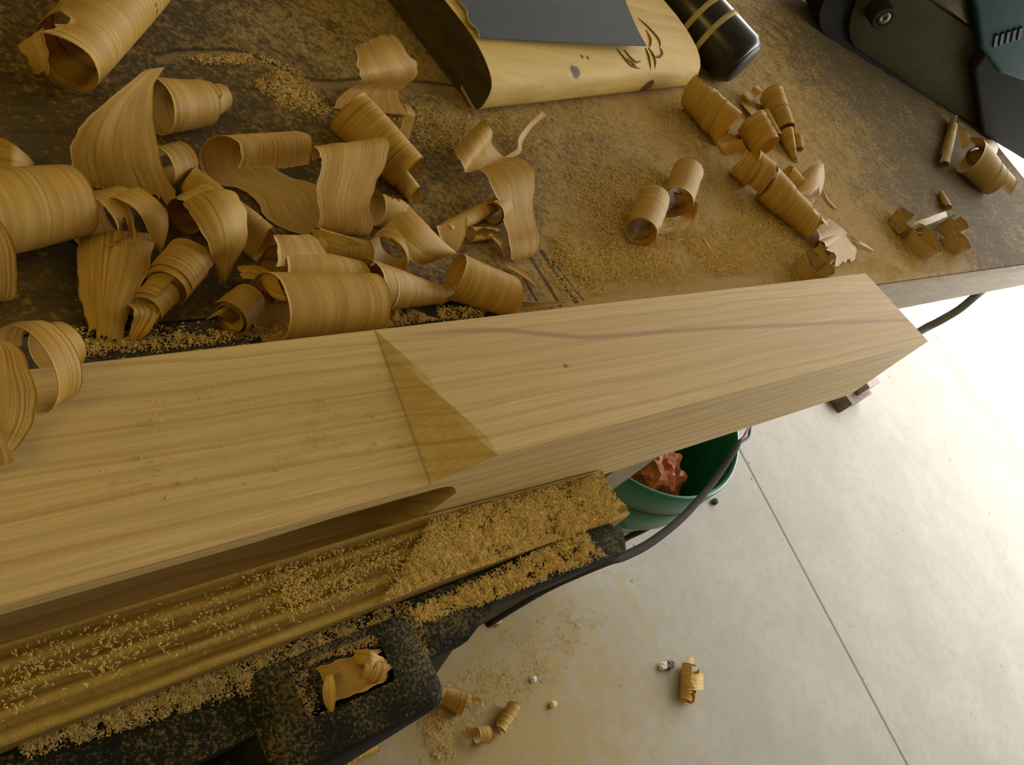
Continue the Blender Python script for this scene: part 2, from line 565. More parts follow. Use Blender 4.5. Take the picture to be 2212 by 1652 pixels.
def prism_bm(outline, direction, bevel=0.0, seg=2):
    """closed outline of 3-D points pushed along a direction"""
    b = bmesh.new()
    d = Vector(direction)
    a = [b.verts.new(p) for p in outline]
    c = [b.verts.new(Vector(p) + d) for p in outline]
    n = len(a)
    b.faces.new(a)
    b.faces.new(list(reversed(c)))
    for i in range(n):
        b.faces.new((a[i], a[(i + 1) % n], c[(i + 1) % n], c[i]))
    bmesh.ops.recalc_face_normals(b, faces=b.faces)
    if bevel:
        bmesh.ops.bevel(b, geom=list(b.edges), offset=bevel, segments=seg, affect='EDGES', profile=0.6)
    return b


def cat_rom(pts, sub):
    out = []
    n = len(pts)
    for i in range(n - 1):
        p0, p1, p2, p3 = pts[max(i - 1, 0)], pts[i], pts[i + 1], pts[min(i + 2, n - 1)]
        for j in range(sub):
            t = j / sub
            out.append(0.5 * ((2 * p1) + (p2 - p0) * t + (2 * p0 - 5 * p1 + 4 * p2 - p3) * t * t + (3 * p1 - p0 - 3 * p2 + p3) * t ** 3))
    out.append(pts[-1])
    return out


def tube_geo(pts, rad, seg=12, sub=8, caps=True):
    c = cat_rom([Vector(p) for p in pts], sub) if sub else [Vector(p) for p in pts]
    m = len(c)
    rr = rad if callable(rad) else (lambda t: rad)
    vs, fs = [], []
    up = Vector((0, 0, 1))
    prev = None
    for i, p in enumerate(c):
        t = (c[min(i + 1, m - 1)] - c[max(i - 1, 0)]).normalized()
        a = prev if prev is not None else t.cross(up)
        a = a - t * a.dot(t)
        if a.length < 1e-6:
            a = t.cross(Vector((1, 0, 0)))
        a.normalize()
        prev = a
        b = t.cross(a)
        for k in range(seg):
            an = 2 * PI * k / seg
            vs.append(p + (a * math.cos(an) + b * math.sin(an)) * rr(i / (m - 1)))
    for i in range(m - 1):
        for k in range(seg):
            fs.append((i * seg + k, i * seg + (k + 1) % seg, (i + 1) * seg + (k + 1) % seg, (i + 1) * seg + k))
    if caps:
        fs.append(tuple(reversed(range(seg))))
        fs.append(tuple(range((m - 1) * seg, m * seg)))
    return vs, fs


def lathe(profile, origin, axis, seg=48):
    """profile: (distance along axis, radius)"""
    ax = Vector(axis).normalized()
    a = ax.orthogonal().normalized()
    b = ax.cross(a)
    vs, fs = [], []
    for (d, r) in profile:
        for k in range(seg):
            an = 2 * PI * k / seg
            vs.append(Vector(origin) + ax * d + (a * math.cos(an) + b * math.sin(an)) * r)
    for i in range(len(profile) - 1):
        for k in range(seg):
            fs.append((i * seg + k, i * seg + (k + 1) % seg, (i + 1) * seg + (k + 1) % seg, (i + 1) * seg + k))
    return vs, fs


# ------------------------------------------------------------------ the room
def struct(name, bm, mat):
    return tag(bm_obj(name, bm, mat), kind='structure')


WALL_Y = 3.2
BENCH_BACK = 1.28
DOOR_X = 3.62
struct('floor', box_bm(-2.6, DOOR_X + 0.12, -3.2, WALL_Y + 0.1, -0.12, 0.0), M['floor'])
struct('wall_back', box_bm(-2.6, DOOR_X + 0.12, WALL_Y, WALL_Y + 0.12, 0.0, 2.6), M['wall'])
struct('wall_left', box_bm(-2.72, -2.6, -3.2, WALL_Y + 0.12, 0.0, 2.6), M['wall'])
struct('wall_front', box_bm(-2.6, DOOR_X + 0.12, -3.32, -3.2, 0.0, 2.6), M['wall'])
wr = box_bm(DOOR_X, DOOR_X + 0.12, 2.2, WALL_Y, 0.0, 2.6)
box_bm(DOOR_X, DOOR_X + 0.12, -3.2, -1.5, 0.0, 2.6, bm=wr)
box_bm(DOOR_X, DOOR_X + 0.12, -1.5, 2.2, 2.25, 2.6, bm=wr)
struct('wall_right', wr, M['wall'])
struct('ceiling', box_bm(-2.72, DOOR_X + 0.12, -3.32, WALL_Y + 0.12, 2.6, 2.7), M['ceil'])
struct('ground', box_bm(DOOR_X + 0.12, 14, -7, 8, -0.13, -0.01), M['yard'])

# ------------------------------------------------------------------ workbench
BE = 0.259          # front edge of the bench top
bench = empty('workbench', (0.9, 0.8, 0), 'old brown wooden workbench covered in sawdust with a pale front edge', 'workbench')
bt = box_bm(-0.9, 2.36, 0.305, BENCH_BACK, BZ - 0.06, BZ)
box_bm(0.5425, 2.36, 0.2628, 0.305, BZ - 0.06, BZ, bm=bt)
bm_obj('bench_top', bt, M['bench'], bench)
tag(bm_obj('front_edge_board', box_bm(0.5425, 2.36, 0.2525, 0.2626, BZ - 0.072, BZ - 0.001, 0.003), M['edge'], bench),
    'pale front edge board')
for x, y in ((-0.75, 0.40), (-0.75, 1.2), (2.2, 1.2), (0.3, 1.2), (0.25, 0.42)):
    bm_obj('leg', box_bm(x - 0.05, x + 0.05, y - 0.05, y + 0.05, 0, BZ - 0.06, 0.004), M['post'], bench)

# ------------------------------------------------------------------ the planed timber in the vise
ZT, YF, YB = 0.83, 0.1462, 0.2516
X0, XE_B, XE_F = 0.3675, 1.115, 1.1504     # foot of the shoulder, end at back, end at front
XR = 0.4135                                # front end of the shoulder's upper edge


def zl(x):                                 # front-edge height of the thinner part
    t = min(1, max(0, (x - 0.11) / (X0 - 0.11)))
    return 0.8038 + (0.8105 - 0.8038) * t


def zbot(x):
    t = min(1, max(0, (x - 0.6) / 0.55))
    return 0.702 + 0.004 * t


def beam_obj():
    bm = bmesh.new()
    NJ = 8
    xs = [-0.45, -0.3, -0.1, 0.0, 0.05, 0.1, 0.15, 0.2, 0.25, 0.3, 0.33, X0]
    xs += [X0 + 0.046 * i / 6 for i in range(1, 7)]
    xs += [0.45, 0.5, 0.6, 0.7, 0.8, 0.9, 1.0, 1.06, 1.09]
    xs += [None]
    GX, GT, GB = 0.409, 0.797, 0.722            # right tip of the long mortise, its top and bottom
    rows = []
    for x in xs:
        row = []
        end = x is None
        # top surface from back (j=0) to front (j=NJ)
        for j in range(NJ + 1):
            t = j / NJ
            y = YB + (YF - YB) * t
            xx = (XE_B + (XE_F - XE_B) * t) if end else x
            if xx <= X0:
                z = ZT + (zl(xx) - ZT) * t
            else:
                top_x = X0 + (XR - X0) * t       # where the shoulder reaches full height at this depth
                low = ZT + (zl(X0) - ZT) * t
                k = 1.0 if top_x <= X0 + 1e-6 else min(1.0, (xx - X0) / (top_x - X0))
                z = low + (ZT - low) * k
            row.append(Vector((xx, y, z)))
        # front face downwards
        xf = XE_F if end else x
        zt = row[-1].z
        g = 0.0
        if xf < GX - 1e-4:
            q = min(1.0, (GX - xf) / 0.028)
            g = math.sqrt(1 - (1 - q) ** 2)
        zm = 0.776
        top = zm + (GT - 0.004 * (xf < 0.3) - zm) * g
        bot = zm + (GB - zm) * g
        depth = 0.045 * min(1.0, g * 1.6)
        row.append(Vector((xf, YF, max(top, zm))))
        row.append(Vector((xf, YF + depth, max(top, zm))))
        row.append(Vector((xf, YF + depth, bot)))
        row.append(Vector((xf, YF, bot)))
        row.append(Vector((xf + (0.008 if end else 0), YF, zbot(xf))))
        row.append(Vector(((XE_B + 0.006) if end else x, YB, zbot(xf))))
        rows.append([bm.verts.new(v) for v in row])
    n = len(rows[0])
    for a, b in zip(rows, rows[1:]):
        for j in range(n):
            f = (a[j], a[(j + 1) % n], b[(j + 1) % n], b[j])
            try:
                bm.faces.new(f)
            except ValueError:
                pass
    bm.faces.new(rows[0])
    bm.faces.new(list(reversed(rows[-1])))
    bmesh.ops.remove_doubles(bm, verts=bm.verts, dist=1e-6)
    bmesh.ops.dissolve_degenerate(bm, edges=bm.edges, dist=1e-6)
    o = bm_obj('timber_leg', bm, M['beam'])
    return tag(o, 'long pale squared timber clamped in the vise with a sloped shoulder and a side mortise', 'timber')


beam_obj()

# ------------------------------------------------------------------ vise
vise = empty('bench_vise', (0.3, 0.1, 0.6), 'dusty dark iron woodworking vise holding the pale timber at the bench edge', 'vise')


def pad_z(x):
    t = min(1, max(0, (x - 0.40) / 0.23))
    return 0.748 - 0.026 * t


def make_pad():
    bm = bmesh.new()
    NX, NY = 70, 26
    top = []
    for i in range(NX + 1):
        x = -0.45 + i / NX * 1.08
        col = []
        for j in range(NY + 1):
            t = j / NY
            y = 0.098 + (YF - 0.001 - 0.098) * t
            xx = x
            if i == NX:      # the chewed right end
                xx = 0.622 + 0.012 * math.sin(t * 9.0) * (1 - t) + 0.010 * mnoise.noise(Vector((t * 14, 3.1, 0)))
            z = pad_z(xx) + 0.0008 * math.sin(t * 26 + 0.4 * mnoise.noise(Vector((xx * 9, 0, 0)))) + 0.002 * mnoise.noise(Vector((xx * 40, y * 200, 0)))
            col.append((Vector((xx, y, z))))
        top.append(col)
    V = [[bm.verts.new(p) for p in c] for c in top]
    for i in range(NX):
        for j in range(NY):
            bm.faces.new((V[i][j], V[i + 1][j], V[i + 1][j + 1], V[i][j + 1]))
    ring = [V[i][0] for i in range(NX + 1)] + [V[NX][j] for j in range(1, NY + 1)] + [V[i][NY] for i in range(NX - 1, -1, -1)] + [V[0][j] for j in range(NY - 1, 0, -1)]
    low = [bm.verts.new((v.co.x, v.co.y, 0.62)) for v in ring]
    m = len(ring)
    for i in range(m):
        bm.faces.new((ring[i], low[i], low[(i + 1) % m], ring[(i + 1) % m]))
    bm.faces.new(low)
    return bm_obj('jaw_pad', bm, M['ply'], vise, smooth=True, sharp=40)


tag(make_pad(), 'worn plywood jaw pad with a chewed end')

JZ = 0.735
# front jaw: flange, web below it and the thick middle with its square pocket


def jaw():
    bm = bmesh.new()
    y_in = 0.0975
    out = [P(1308, 1211, JZ), P(1200, 1252, JZ), P(1077, 1300, JZ)]
    # flange as a long prism along the pad
    pts = [Vector((0.585, y_in, JZ)), Vector((0.598, 0.088, JZ)), Vector((0.588, out[0].y, JZ)), Vector((out[2].x, out[2].y, JZ)),
           Vector((0.40, 0.056, JZ)), Vector((-0.45, 0.056, JZ)), Vector((-0.45, y_in, JZ))]
    f = prism_bm(pts, (0, 0, -0.016), 0.004)
    tmp = bpy.data.meshes.new('t')
    f.to_mesh(tmp); f.free(); bm.from_mesh(tmp)
    # web
    y0 = 0.074
    low = [PY(px, py, y0) for px, py in ((1308, 1216), (1145, 1288), (1074, 1330), (1009, 1369), (982, 1402), (945, 1455))]
    web = [Vector((0.585, y0, JZ - 0.012))] + low + [Vector((0.33, y0, 0.56)), Vector((-0.45, y0, 0.56)), Vector((-0.45, y0, JZ - 0.012))]
    tag(bm_obj('jaw_rib', prism_bm(web, (0, 0.022, 0), 0.003), M['rib'], vise), 'brown rusty rib under the jaw')
    # the middle block, open pocket in its top
    bx = [P(575, 1500, JZ).x, P(925, 1365, JZ).x]
    x0, x1 = 0.236, 0.366
    yb, yo = 0.092, 0.026
    hx0, hx1, hy0, hy1 = 0.268, 0.333, 0.052, 0.084
    for a in ((x0, hx0, yo, yb), (hx1, x1, yo, yb), (hx0 - 0.004, hx1 + 0.004, yo, hy0), (hx0 - 0.004, hx1 + 0.004, hy1, yb)):
        pass
    ring_o = rounded(x0, x1, yo, yb, 0.014, 5)
    ring_i = rounded(hx0, hx1, hy0, hy1, 0.004, 5)
    n = len(ring_o)
    def ring(pts, z, inset=0.0, cx=(x0 + x1) / 2, cy=(yo + yb) / 2):
        return [bm.verts.new((p[0] + (cx - p[0]) * inset, p[1] + (cy - p[1]) * inset, z)) for p in pts]
    zt = JZ + 0.003
    rings = [ring(ring_o, 0.60), ring(ring_o, zt - 0.010), ring(ring_o, zt - 0.003, 0.03), ring(ring_o, zt, 0.10), ring(ring_i, zt), ring(ring_i, zt - 0.004), ring(ring_i, zt - 0.024)]
    for a, b in zip(rings, rings[1:]):
        for i in range(n):
            bm.faces.new((a[i], a[(i + 1) % n], b[(i + 1) % n], b[i]))
    bm.faces.new(rings[-1])
    bpy.data.meshes.remove(tmp)
    return bm_obj('front_jaw', bm, M['iron'], vise, smooth=True, sharp=35)


def rounded(x0, x1, y0, y1, r, seg):
    pts = []
    for cx, cy, a0 in ((x1 - r, y1 - r, 0), (x0 + r, y1 - r, 90), (x0 + r, y0 + r, 180), (x1 - r, y0 + r, 270)):
        for i in range(seg + 1):
            a = math.radians(a0 + 90 * i / seg)
            pts.append((cx + r * math.cos(a), cy + r * math.sin(a)))
    return pts


jaw()
rj = [P(700, 690, BZ), P(815, 661, BZ), P(1045, 644, BZ), P(1062, 655, BZ), P(1080, 672, BZ), P(1085, 690, BZ)]
bm_obj('rear_jaw', prism_bm([Vector((-0.2, 0.2525, BZ + 0.001)), Vector((-0.2, 0.303, BZ + 0.001)), Vector((0.53, 0.303, BZ + 0.001)), Vector((0.541, 0.293, BZ + 0.001)), Vector((0.541, 0.2525, BZ + 0.001))],
                            (0, 0, -0.002 - 0.10), 0.002), M['steel'], vise)
for x in (0.12, 0.46):
    v, f = tube_geo([(x, 0.08, 0.61), (x, 0.5, 0.61)], 0.013, 16, 0)
    mesh('guide_rod', v, f, M['iron_bare'], vise, True)
gap_path = [P(592, 1500, 0.70), P(588, 1545, 0.70), P(570, 1580, 0.695), P(530, 1605, 0.69), P(505, 1640, 0.685), P(500, 1690, 0.68)]  # black rod put in for the dark shadow gap beside the boss
v, f = tube_geo(gap_path, lambda t: 0.0075 + 0.004 * t, 14, 8)
mesh('gap_shadow_rod', v, f, M['black'], vise, True)

# ------------------------------------------------------------------ post under the timber, bucket, offcut, cords
tag(bm_obj('support_post', box_bm(0.87, 0.962, 0.192, 0.236, 0.0, 0.70, 0.003), M['post']),
    'grey-brown upright wooden board just under the timber beside the green bucket', 'post')

HR = 0.42
BC = Vector((CAM.x + 1.41427 * (CAM.z - HR), 0.41971 * (CAM.z - HR), 0))
BR = 0.2510 * (CAM.z - HR)
bucket = empty('bucket', (BC.x, BC.y, 0), 'round green and white plastic bucket standing on the floor under the timber', 'bucket')
band = 0.105


def br(z):
    return BR * (0.86 + 0.14 * z / HR)


pr = [(HR - band, br(HR - band) + 0.002), (HR - band, br(HR - band) + 0.008), (HR - 0.055, br(HR) + 0.002), (HR - 0.052, br(HR) - 0.0015), (HR - 0.049, br(HR) + 0.002),
      (HR - 0.006, BR + 0.002), (HR, BR - 0.001), (HR + 0.0005, BR - 0.004), (HR - 0.004, BR - 0.007), (HR - band, br(HR - band) - 0.006), (0.10, br(0.1) - 0.006)]
v, f = lathe(pr, BC, (0, 0, 1), 72)
tag(mesh('rim_band', v, f, M['green'], bucket, True), 'green upper band')
pr = [(HR - band + 0.002, br(HR - band) + 0.001), (0.004, br(0)), (0.0, br(0) - 0.006), (0.0, 0.001)]
v, f = lathe(pr, BC, (0, 0, 1), 72)
mesh('bucket_body', v, f, M['white_pl'], bucket, True)
v, f = lathe([(0.1, br(0.1) - 0.006), (0.098, 0.001)], BC, (0, 0, 1), 72)
mesh('bucket_floor', v, f, M['green'], bucket, True)
v, f = lathe([(HR - 0.055, br(HR) + 0.0005), (HR - 0.0535, br(HR) + 0.0024), (HR - 0.0505, br(HR) + 0.0024), (HR - 0.049, br(HR) + 0.0005)], BC, (0, 0, 1), 72)
tag(mesh('seam_line', v, f, M['green_dark'], bucket, True), 'thin brown seam')
hz = [(1412, 1133, 0.300), (1385, 1147, 0.292), (1357, 1160, 0.285), (1345, 1168, 0.282), (1338, 1176, 0.280)]
hp = []
for px, py, z in hz:
    q = P(px, py, z)
    hp.append(q)
v, f = tube_geo(hp, 0.0045, 10, 6)
mesh('wire_handle', v, f, M['cord'], bucket, True)


def crumple(name, loc, r, mat, seed, scale=(1, 1, 1), parent=None, amp=0.45):
    bm = bmesh.new()
    bmesh.ops.create_icosphere(bm, subdivisions=4, radius=1.0)
    for vv in bm.verts:
        d = vv.co.normalized()
        k = 1 + amp * (abs(mnoise.noise(d * 2.1 + Vector((seed, 0, 0)))) * 1.4 - 0.35) + 0.22 * amp * mnoise.noise(d * 6 + Vector((0, seed, 0)))
        cell = mnoise.cell(d * 3.3 + Vector((seed, seed, 0)))
        vv.co = Vector((d.x * scale[0], d.y * scale[1], d.z * scale[2])) * r * (k + 0.10 * cell) + Vector(loc)
    return bm_obj(name, bm, mat, parent)


bag_c = P(1395, 1035, 0.34)
dirv = Vector((BC.x - bag_c.x, BC.y - bag_c.y, 0)).normalized()
bag = crumple('crumpled_bag', P(1392, 1032, 0.325), 0.050, M['foil'], 4.2, (1.3, 1.1, 1.25), amp=0.24)
tag(bag, 'crumpled shiny orange plastic bag stuffed inside the green bucket', 'bag')

# small offcut on the sunlit floor beyond the timber
off = empty('wood_offcut', P(1825, 885, 0), 'small stepped brown wood offcut on the bright floor beyond the timber end', 'wood block')
c0 = [P(1793, 868, 0.02), P(1812, 893, 0.02)]
ux = (P(1812, 893, 0) - P(1793, 868, 0)).normalized()
uy = (P(1856, 868, 0) - P(1812, 893, 0)).normalized()
base = P(1812, 893, 0)
w = (P(1793, 868, 0) - P(1812, 893, 0)).length
l_ = (P(1856, 868, 0) - P(1812, 893, 0)).length
bm_obj('lower_block', prism_bm([base, base - ux * w * 1.7, base - ux * w * 1.7 + uy * l_, base + uy * l_], (0, 0, 0.05), 0.004), M['offcut_dark'], off)
b2 = base + uy * l_ * 0.40 - ux * w * 0.32
bm_obj('upper_block', prism_bm([b2, b2 - ux * w * 1.0, b2 - ux * w * 1.0 + uy * l_ * 0.56, b2 + uy * l_ * 0.56], (0, 0, 0.095), 0.004), M['offcut'], off)

cord = empty('power_cord', P(1400, 1175, 0.6), 'thick dark cord hanging from the vise across the green bucket up to the timber', 'cord')
cp = [(1050, 1345, .60), (1180, 1268, .62), (1305, 1214, .63), (1345, 1202, .62), (1400, 1175, .60), (1460, 1130, .575), (1500, 1090, .555), (1545, 1035, .535), (1580, 982, .525), (1600, 950, .52)]
v, f = tube_geo([P(*q) for q in cp], lambda t: 0.0048 if t < 0.93 else 0.0048 - (t - 0.93) * 0.035, 14, 8)
mesh('cord_sheath', v, f, M['cord'], cord, True)
for dx, m in ((0, 'red'), (1, 'black')):
    wp = [P(1595, 957, .52), P(1607 + dx * 8, 943 + dx * 3, .518), P(1613 + dx * 7, 932, .515), P(1624, 917, .51), P(1650, 885, .51)]
    v, f = tube_geo(wp, 0.0022, 8, 6)
    mesh('wire', v, f, M[m], cord, True)
cp = [(2124, 626, .702), (2105, 641, .694), (2072, 668, .665), (2030, 693, .63), (1990, 714, .60), (1900, 772, .56), (1780, 835, .53), (1700, 868, .515), (1650, 886, .51)]
v, f = tube_geo([P(*q) for q in cp], 0.0075, 14, 8)
tag(mesh('hanging_cord', v, f, M['cord_grey'], None, True), 'thick grey cord hanging from under the bench edge behind the timber end', 'cord')

# ------------------------------------------------------------------ sanding block with its paper
HOLES = []
BA = P(1025, 248, BZ)
BB = P(1490, 192, BZ)
bx_ = Vector((BB.x - BA.x, BB.y - BA.y, 0))
BL = bx_.length
bx_.normalize()
by_ = Vector((-bx_.y, bx_.x, 0))
BH = 0.052


def BP(u, v, w):
    """block coordinates: u along, v into the bench, w up"""
    return Vector((BA.x, BA.y, BZ)) + bx_ * u + by_ * v + Vector((0, 0, w))


def on_block(px, py, w):
    p = P(px, py, BZ + w) - Vector((BA.x, BA.y, BZ))
    return p.dot(bx_), p.dot(by_)


prof = [(0.012, 0.0), (0.006, 0.0012), (0.0018, 0.0045), (0.0, 0.010), (0.0003, 0.018), (0.0016, 0.026), (0.0042, 0.032), (0.0085, 0.0365), (0.014, 0.0398),
        (0.022, 0.0432), (0.032, 0.0462), (0.042, 0.0483), (0.052, 0.0496), (0.064, 0.0504)]
BH = 0.0506
BD = 0.20
prof += [(0.08, BH), (BD - 0.01, BH), (BD, BH - 0.01), (BD, 0.004), (BD - 0.004, 0)]


def on_profile(px, py):
    best = None
    fine_p = [(a[0] + (b[0] - a[0]) * q / 6, a[1] + (b[1] - a[1]) * q / 6) for a, b in zip(prof[:-5], prof[1:-4]) for q in range(6)]
    for (v, w) in fine_p:
        u, vv = on_block(px, py, w)
        if best is None or abs(vv - v) < best[0]:
            best = (abs(vv - v), u, v, w)
    return best[1:]


for px, py, r in ((1243, 157, 0.0075), (1236, 150, 0.005), (1398, 187, 0.0115), (1390, 200, 0.0065), (1408, 178, 0.004), (1256, 124, 0.003), (1268, 126, 0.003)):
    q = BP(*on_profile(px, py))
    HOLES.append(((q.x, q.y, q.z), r))
M['block'] = mat_block()
sblock = empty('sanding_block', BP(0, 0, 0), 'rounded pale pine sanding block wrapped in black sandpaper on the bench', 'sanding block')


def block_mesh():
    bm = bmesh.new()
    rings = []
    NS = 24
    for i in range(NS + 1):
        t = i / NS
        u = 0.003 + t * BL
        # corner of the right end is rounded in plan
        ring = []
        for (v, w) in prof:
            uu = u
            if t > 0.9:
                k9 = (t - 0.9) / 0.1
                uu = u - k9 * (0.012 * max(0, 1 - v / 0.03) ** 2 + 0.020 * (w / BH) ** 2 * max(0.25, 1 - v / 0.12))
            ring.append(bm.verts.new(BP(uu, v, w + 0.0012)))
        rings.append(ring)
    n = len(prof)
    for a, b in zip(rings, rings[1:]):
        for k in range(n):
            bm.faces.new((a[k], a[(k + 1) % n], b[(k + 1) % n], b[k]))
    bm.faces.new(list(reversed(rings[-1])))
    bm.faces.new(rings[0])
    return bm_obj('wood_body', bm, M['block'], sblock, smooth=True, sharp=40)


block_mesh()
# end-grain cheek, a thin face of the same block with its shade painted in
bm = prism_bm([BP(0.002, v, w + 0.0012) for (v, w) in prof], bx_ * 0.0012)
tag(bm_obj('end_face', bm, M['endgrain'], sblock), 'end face coloured dark for its shade')


def sheet(name, grid, mat, thick, parent, smooth=True):
    """grid of points -> closed thin sheet of real thickness"""
    nr, nc = len(grid), len(grid[0])
    nrm = []
    for i in range(nr):
        row = []
        for j in range(nc):
            a = grid[min(i + 1, nr - 1)][j] - grid[max(i - 1, 0)][j]
            b = grid[i][min(j + 1, nc - 1)] - grid[i][max(j - 1, 0)]
            c = a.cross(b)
            row.append(c.normalized() if c.length > 1e-12 else Vector((0, 0, 1)))
        nrm.append(row)
    vs = [grid[i][j] + nrm[i][j] * thick / 2 for i in range(nr) for j in range(nc)]
    vs += [grid[i][j] - nrm[i][j] * thick / 2 for i in range(nr) for j in range(nc)]
    o = nr * nc
    fs = []
    for i in range(nr - 1):
        for j in range(nc - 1):
            a, b, c, d = i * nc + j, i * nc + j + 1, (i + 1) * nc + j + 1, (i + 1) * nc + j
            fs.append((a, b, c, d))
            fs.append((o + d, o + c, o + b, o + a))
    edge = [i * nc for i in range(nr)] + [(nr - 1) * nc + j for j in range(1, nc)] + [i * nc + nc - 1 for i in range(nr - 2, -1, -1)] + [j for j in range(nc - 2, 0, -1)]
    for a, b in zip(edge, edge[1:] + edge[:1]):
        fs.append((b, a, o + a, o + b))
    return vs, fs


# curved gouges cut into the top of the block
gm_v, gm_f = [], []
for line in (((1376, 40), (1400, 62), (1422, 88), (1424, 102)), ((1424, 104), (1430, 118), (1420, 124), (1406, 122)), ((1346, 108), (1358, 124), (1372, 136), (1383, 133)),
             ((1330, 106), (1344, 124), (1362, 144), (1382, 150)), ((1392, 104), (1398, 120), (1402, 138), (1404, 154)), ((1398, 104), (1408, 118), (1414, 136), (1413, 152)), ((1394, 66), (1404, 88), (1402, 104)), ((1352, 128), (1366, 140), (1374, 150))):
    v, f = tube_geo([BP(*on_profile(x, y)) + Vector((0, 0, 0.0012)) for x, y in line], lambda t: 0.0013 * (0.35 + math.sin(PI * min(1, max(0, t)))), 6, 5)
    gm_f += [tuple(len(gm_v) + q for q in ff) for ff in f]
    gm_v += v
tag(mesh('gouge_marks', gm_v, gm_f, flat('gouged_brown_wood', (0.22, 0.12, 0.03), 0.8), sblock), 'curved brown gouge marks')
# sandpaper on top: its front edge, its torn left edge, its right edge
fl_ = on_block(1032, 88, BH)
fr_ = on_block(1390, 106, BH + 0.004)
tl_ = on_block(1000, -10, BH + 0.002)
tr_ = on_block(1362, -12, BH + 0.002)
g = []
for i in range(21):
    s = i / 20
    row = []
    for j in range(31):
        t = j / 30
        u0 = fl_[0] + (tl_[0] - fl_[0]) * s + 0.006 * mnoise.noise(Vector((s * 7, 1, 0))) + 0.003 * mnoise.noise(Vector((s * 25, 4, 0)))
        u1 = fr_[0] + (tr_[0] - fr_[0]) * s
        vv0 = fl_[1] + (fr_[1] - fl_[1]) * t
        vv1 = max(tl_[1], tr_[1]) + 0.03
        u = u0 + (u1 - u0) * t
        vv = vv0 + (vv1 - vv0) * s
        w = BH + 0.0025 + 0.005 * (t ** 2) * (1 - s) ** 3 + 0.0015 * (1 - s) ** 4
        if vv > 0.17:
            w -= 0
        row.append(BP(u, min(vv, 0.197), w))
    g.append(row)
v, f = sheet('sandpaper', g, M['grit'], 0.0011, sblock)
tag(mesh('sandpaper', v, f, M['grit'], sblock), 'black gritty sandpaper')
# the paper's pale torn edge and its lower run round the left end
le = [BP(fl_[0] + (tl_[0] - fl_[0]) * s - 0.001 + 0.006 * mnoise.noise(Vector((s * 7, 1, 0))) + 0.003 * mnoise.noise(Vector((s * 25, 4, 0))), fl_[1] + (max(tl_[1], tr_[1]) + 0.03 - fl_[1]) * s, BH + 0.0038) for s in [i / 20 for i in range(19)]]
v, f = tube_geo(le, lambda t: 0.0009 + 0.0007 * abs(mnoise.noise(Vector((t * 20, 0, 0)))), 6, 3)
tag(mesh('torn_edge', v, f, M['paper_back'], sblock), 'pale torn paper edge')
be_ = [P(1024, 247, BZ + 0.002), P(985, 180, BZ + 0.003), P(950, 122, BZ + 0.004), P(915, 66, BZ + 0.006), P(896, 33, BZ + 0.010), P(893, 5, BZ + 0.016), P(896, -30, BZ + 0.02)]
ge = [[q + Vector((0, 0, dz)) + bx_ * dx for q in cat_rom(be_, 6)] for dz, dx in ((0.0, 0.004), (0.002, 0.0), (0.005, -0.0005))]
v, f = sheet('paper_edge', ge, M['paper_back'], 0.0008, sblock)
tag(mesh('lower_paper_edge', v, f, M['paper_back'], sblock), 'pale lower paper edge')

# ------------------------------------------------------------------ black turned handle with two cream rings
HRR = 0.041
ha, hb = P(1604, 142, BZ + HRR), P(1412, -66, BZ + HRR)
hax = (hb - ha).normalized()
tool = empty('tool_handle', (ha.x, ha.y, BZ), 'black round tool handle with two cream rings lying behind the sanding block', 'tool handle')
ha.z = hb.z = BZ + HRR + 0.001
v, f = lathe([(0, 0.001), (0.002, HRR * 0.80), (0.006, HRR * 0.93), (0.014, HRR), (0.10, HRR), (0.33, HRR * 0.93), (0.335, 0.001)], ha, hax, 48)
mesh('handle_body', v, f, M['handle'], tool, True)
v, f = lathe([(0.0, 0.0005), (-0.001, HRR * 0.74), (0.0015, HRR * 0.80)], ha, hax, 48)
tag(mesh('end_cap', v, f, flat('dark_brown_end', (0.035, 0.026, 0.014), 0.45), tool, True), 'worn brown end')
for d in (0.056, 0.086):
    v, f = lathe([(d, HRR * 0.98), (d, HRR * 1.012), (d + 0.008, HRR * 1.012), (d + 0.008, HRR * 0.98)], ha, hax, 48)
    tag(mesh('ring', v, f, M['cream'], tool, True), 'cream painted ring')

# ------------------------------------------------------------------ belt sander standing on its belt at the far end of the bench
sa, sb = P(1778, 76, BZ), P(2165, 309, BZ)
sx_ = Vector((sb.x - sa.x, sb.y - sa.y, 0))
SL = sx_.length
sx_.normalize()
sn_ = Vector((-sx_.y, sx_.x, 0))              # away from the camera
if sn_.dot(Vector((1, 1, 0))) < 0:
    sn_ = -sn_
sander = empty('belt_sander', (sa.x, sa.y, BZ), 'dark grey and teal belt sander standing at the far end of the bench', 'belt sander')


def SP(u, d, w):
    return Vector((sa.x, sa.y, BZ)) + sx_ * u + sn_ * d + Vector((0, 0, w))


def on_side(px, py, d=0.0):
    """side-plate coordinates (u, w) of a pixel"""
    r = ray(px, py)
    o = SP(0, d, 0)
    t = (o - CAM).dot(sn_) / r.dot(sn_)
    p = CAM + r * t - Vector((sa.x, sa.y, BZ))
    return p.dot(sx_), p.z


def loop(u0, u1, h, n=14):
    """stadium outline with rollers of height h"""
    r = h / 2
    pts = []
    for i in range(n + 1):
        a = math.radians(90 + 180 * i / n)
        pts.append((u0 + r * math.cos(a), r + r * math.sin(a)))
    for i in range(n + 1):
        a = math.radians(-90 + 180 * i / n)
        pts.append((u1 + r * math.cos(a), r + r * math.sin(a)))
    return pts


BHT = 0.17
lo = loop(0.02, SL - 0.03, BHT)
bm_obj('sanding_belt', prism_bm([SP(u, 0.004, w + 0.001) for u, w in lo], sn_ * 0.11), M['black'], sander, smooth=True, sharp=30)

